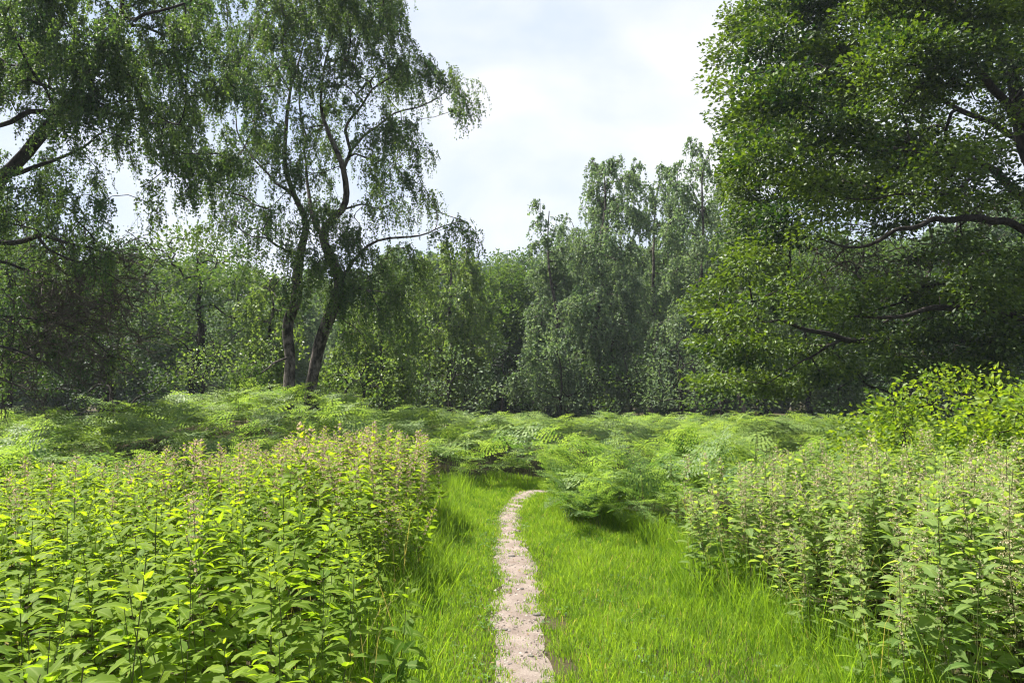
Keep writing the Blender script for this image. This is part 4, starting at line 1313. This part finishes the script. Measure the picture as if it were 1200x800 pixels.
# worn, thin turf beside the path close to the camera
worn = (pd < .35) & (x > 0) & (y < 5.4) & (patchy(x * 3 + 4, y * 3) > .1)
keep &= ~(worn & (gr.uniform(size=N) < .75))
x, y, pd, pp = x[keep], y[keep], pd[keep], pp[keep]
ed = np.minimum(x - left_edge(y), right_edge(y) - x)
h = gr.uniform(.035, .10, len(x)) * (1 + .35 * pp) * np.interp(pd, [-.2, 0, .25], [.35, .5, 1.0])
h *= np.interp(ed, [-.3, 0, .45], [2.2, 1.6, 1.0])
w = gr.uniform(.0032, .0062, len(x)) * np.interp(y, [3, 12], [.95, 1.7])
rn = np.clip(.5 + .16 * pp + .16 * patchy(x * 4.1 + 2, y * 4.1) + gr.normal(size=len(x)) * .22, 0, .965)
rn[gr.uniform(size=len(x)) < .02] = 1.0
blades(g, x, y, h, w, rn, .75)
tag(link('grass', g.mesh('grass', M['grass'])), 'short bright green grass on both sides of the path', 'grass', kind='stuff')

# clover and small weeds low in the turf
g = Geo()
N = 5200
y = gr.uniform(2.4, 9.5, N)
x = left_edge(y) + (right_edge(y) - left_edge(y)) * gr.uniform(0, 1, N)
pd = path_dist(x, y)
k = (patchy(x * 2.2 + 7, y * 2.2 - 3) > .12) & (pd > .02) & (gr.uniform(size=N) < np.interp(pd, [.02, .3, 1.2], [1, .8, .25]))
x, y = x[k], y[k]
a0 = gr.uniform(0, 6.28, len(x))
hh = gr.uniform(.02, .06, len(x))
for j in range(3):
    a = a0 + j * 2.094
    ax = np.stack([np.cos(a), np.sin(a), gr.normal(size=len(x)) * .25], 1)
    nr = norm(np.array([0, 0, 1.0]) + gr.normal(size=ax.shape) * .25)
    leaf_quads(g, np.stack([x, y, gz(x, y) + hh], 1), norm(ax), nr, gr.uniform(.012, .022, len(x)), gr.uniform(.012, .02, len(x)), np.clip(gr.normal(size=len(x)) * .2 + .4, 0, .96), .6, .1)
tag(link('clover', g.mesh('clover', M['clover'])), 'clover and small weeds low in the turf beside the path', 'clover', kind='stuff')

# longer grass along the foot of the beds
g = Geo()
N = 10000
y = gr.uniform(1.8, 12.6, N)
side = gr.uniform(size=N) < .4
x = np.where(side, left_edge(y) + gr.normal(size=N) * .14, right_edge(y) + .05 + np.abs(gr.normal(size=N)) * .30 - .1)
k = path_dist(x, y) > .1
x, y = x[k], y[k]
blades(g, x, y, gr.uniform(.18, .42, len(x)), gr.uniform(.004, .007, len(x)), np.clip(gr.normal(size=len(x)) * .2 + .5, 0, .96), .9)
N = 520
y = gr.uniform(2.0, 9, N)
x = np.where(gr.uniform(size=N) < .3, left_edge(y) - np.abs(gr.normal(size=N)) * .3, right_edge(y) + np.abs(gr.normal(size=N)) * .7)
k = ~((x > 0) & (y > 7.4))
x, y = x[k], y[k]
blades(g, x, y, gr.uniform(.40, .85, len(x)), gr.uniform(.003, .005, len(x)), np.where(gr.uniform(size=len(x)) < .35, 1.0, gr.uniform(.4, .9, len(x))), .6)
tag(link('tall_grass', g.mesh('tall_grass', M['grass'])), 'longer grass along the foot of the nettle beds', 'grass', kind='stuff')

# grit on the path
g = Geo()
N = 5200
k = gr.integers(0, len(PC), N * 2)
k = k[PC[k, 1] > 2.5][:N]
tt = gr.uniform(-1.15, 1.15, len(k))
x = PC[k, 0] + sid[k, 0] * tt * PC[k, 3] + gr.normal(size=len(k)) * .02
y = PC[k, 1] + sid[k, 1] * tt * PC[k, 3] + gr.normal(size=len(k)) * .03
sz = gr.gamma(2.0, .0022, len(k)) + .002
oc = np.array([[1, 0, 0], [0, 1, 0], [-1, 0, 0], [0, -1, 0], [0, 0, .7], [0, 0, -.7]], float)
V = oc[None] * gr.uniform(.6, 1.3, (len(k), 6, 1))
an = gr.uniform(0, 6.28, len(k))
V = np.stack([V[..., 0] * np.cos(an)[:, None] - V[..., 1] * np.sin(an)[:, None], V[..., 0] * np.sin(an)[:, None] + V[..., 1] * np.cos(an)[:, None], V[..., 2]], -1)
V = V * sz[:, None, None] + np.stack([x, y, gz(x, y) + .012], -1)[:, None]
T_ = np.array([[0, 1, 4], [1, 2, 4], [2, 3, 4], [3, 0, 4], [1, 0, 5], [2, 1, 5], [3, 2, 5], [0, 3, 5]])
g.add(V.reshape(-1, 3), None, (np.arange(len(k)) * 6)[:, None, None] + T_[None], rnd=np.repeat(gr.uniform(0, 1, len(k)), 6))
tag(link('gravel', g.mesh('gravel', M['grit'])), 'grit and tiny stones scattered on the path', 'gravel', kind='stuff')

# a few dead leaves and bits of straw
g = Geo()
N = 240
y = gr.uniform(2.6, 11, N)
k = np.array([int(np.argmin(np.abs(PC[:, 1] - v))) for v in y])
x = PC[k, 0] + gr.normal(size=N) * .22
ax = norm(np.stack([gr.normal(size=N), gr.normal(size=N), gr.normal(size=N) * .15], 1))
straw = gr.uniform(size=N) < .55
ll = np.where(straw, gr.uniform(.03, .09, N), gr.uniform(.018, .04, N))
leaf_quads(g, np.stack([x, y, gz(x, y) + .022], 1), ax, norm(np.array([0, 0, 1.0]) + gr.normal(size=(N, 3)) * .3), ll, np.where(straw, .004, ll * .55), gr.uniform(0, 1, N), .5, .25)
tag(link('leaf_litter', g.mesh('leaf_litter', M['litter'])), 'dead leaves and bits of straw lying on and beside the path', 'leaf litter', kind='stuff')

# small stones on the path
for i, (px, py, sz) in enumerate([(631, 722, .028), (600, 653, .024), (592, 740, .014), (622, 772, .016), (612, 690, .013), (604, 625, .016), (598, 781, .012)]):
    p = on_ground(px, py)
    r = np.random.default_rng(400 + i)
    u, v = np.meshgrid(np.linspace(0, 2 * np.pi, 11)[:-1], np.linspace(.25, np.pi - .05, 6))
    rad = sz * (1 + .18 * np.sin(u * 2 + i) + .12 * np.sin(v * 3 + u))
    V = np.stack([rad * np.sin(v) * np.cos(u) * 1.3, rad * np.sin(v) * np.sin(u), rad * np.cos(v) * .55], -1).reshape(-1, 3)
    ii = np.arange(60).reshape(6, 10)
    q = np.stack([ii[:-1], np.roll(ii[:-1], -1, 1), np.roll(ii[1:], -1, 1), ii[1:]], -1).reshape(-1, 4)
    t = np.stack([np.roll(ii[0], -1), ii[0], np.full(10, 60)], 1)
    V = np.concatenate([V, [[0, 0, sz * .55]]])
    g = Geo()
    g.add(V, q, t)
    o = link('stone', g.mesh('stone', M['stone'], True), None, (p[0], p[1], float(gz(p[0], p[1])) + .012))
    big = ['dark flat stone on the right side of the path, largest of the path stones', 'dark stone where the path narrows at its first kink']
    if i < 2:
        tag(o, big[i], 'stone', 'stones on the path')
    else:
        tag(o, 'tiny dark pebble half sunk in the sandy path', 'stone', 'stones on the path')
print('leaves', nleaf, 'objects', len(bpy.data.objects), 'nettles', len(plants), 'bracken', len(pb))
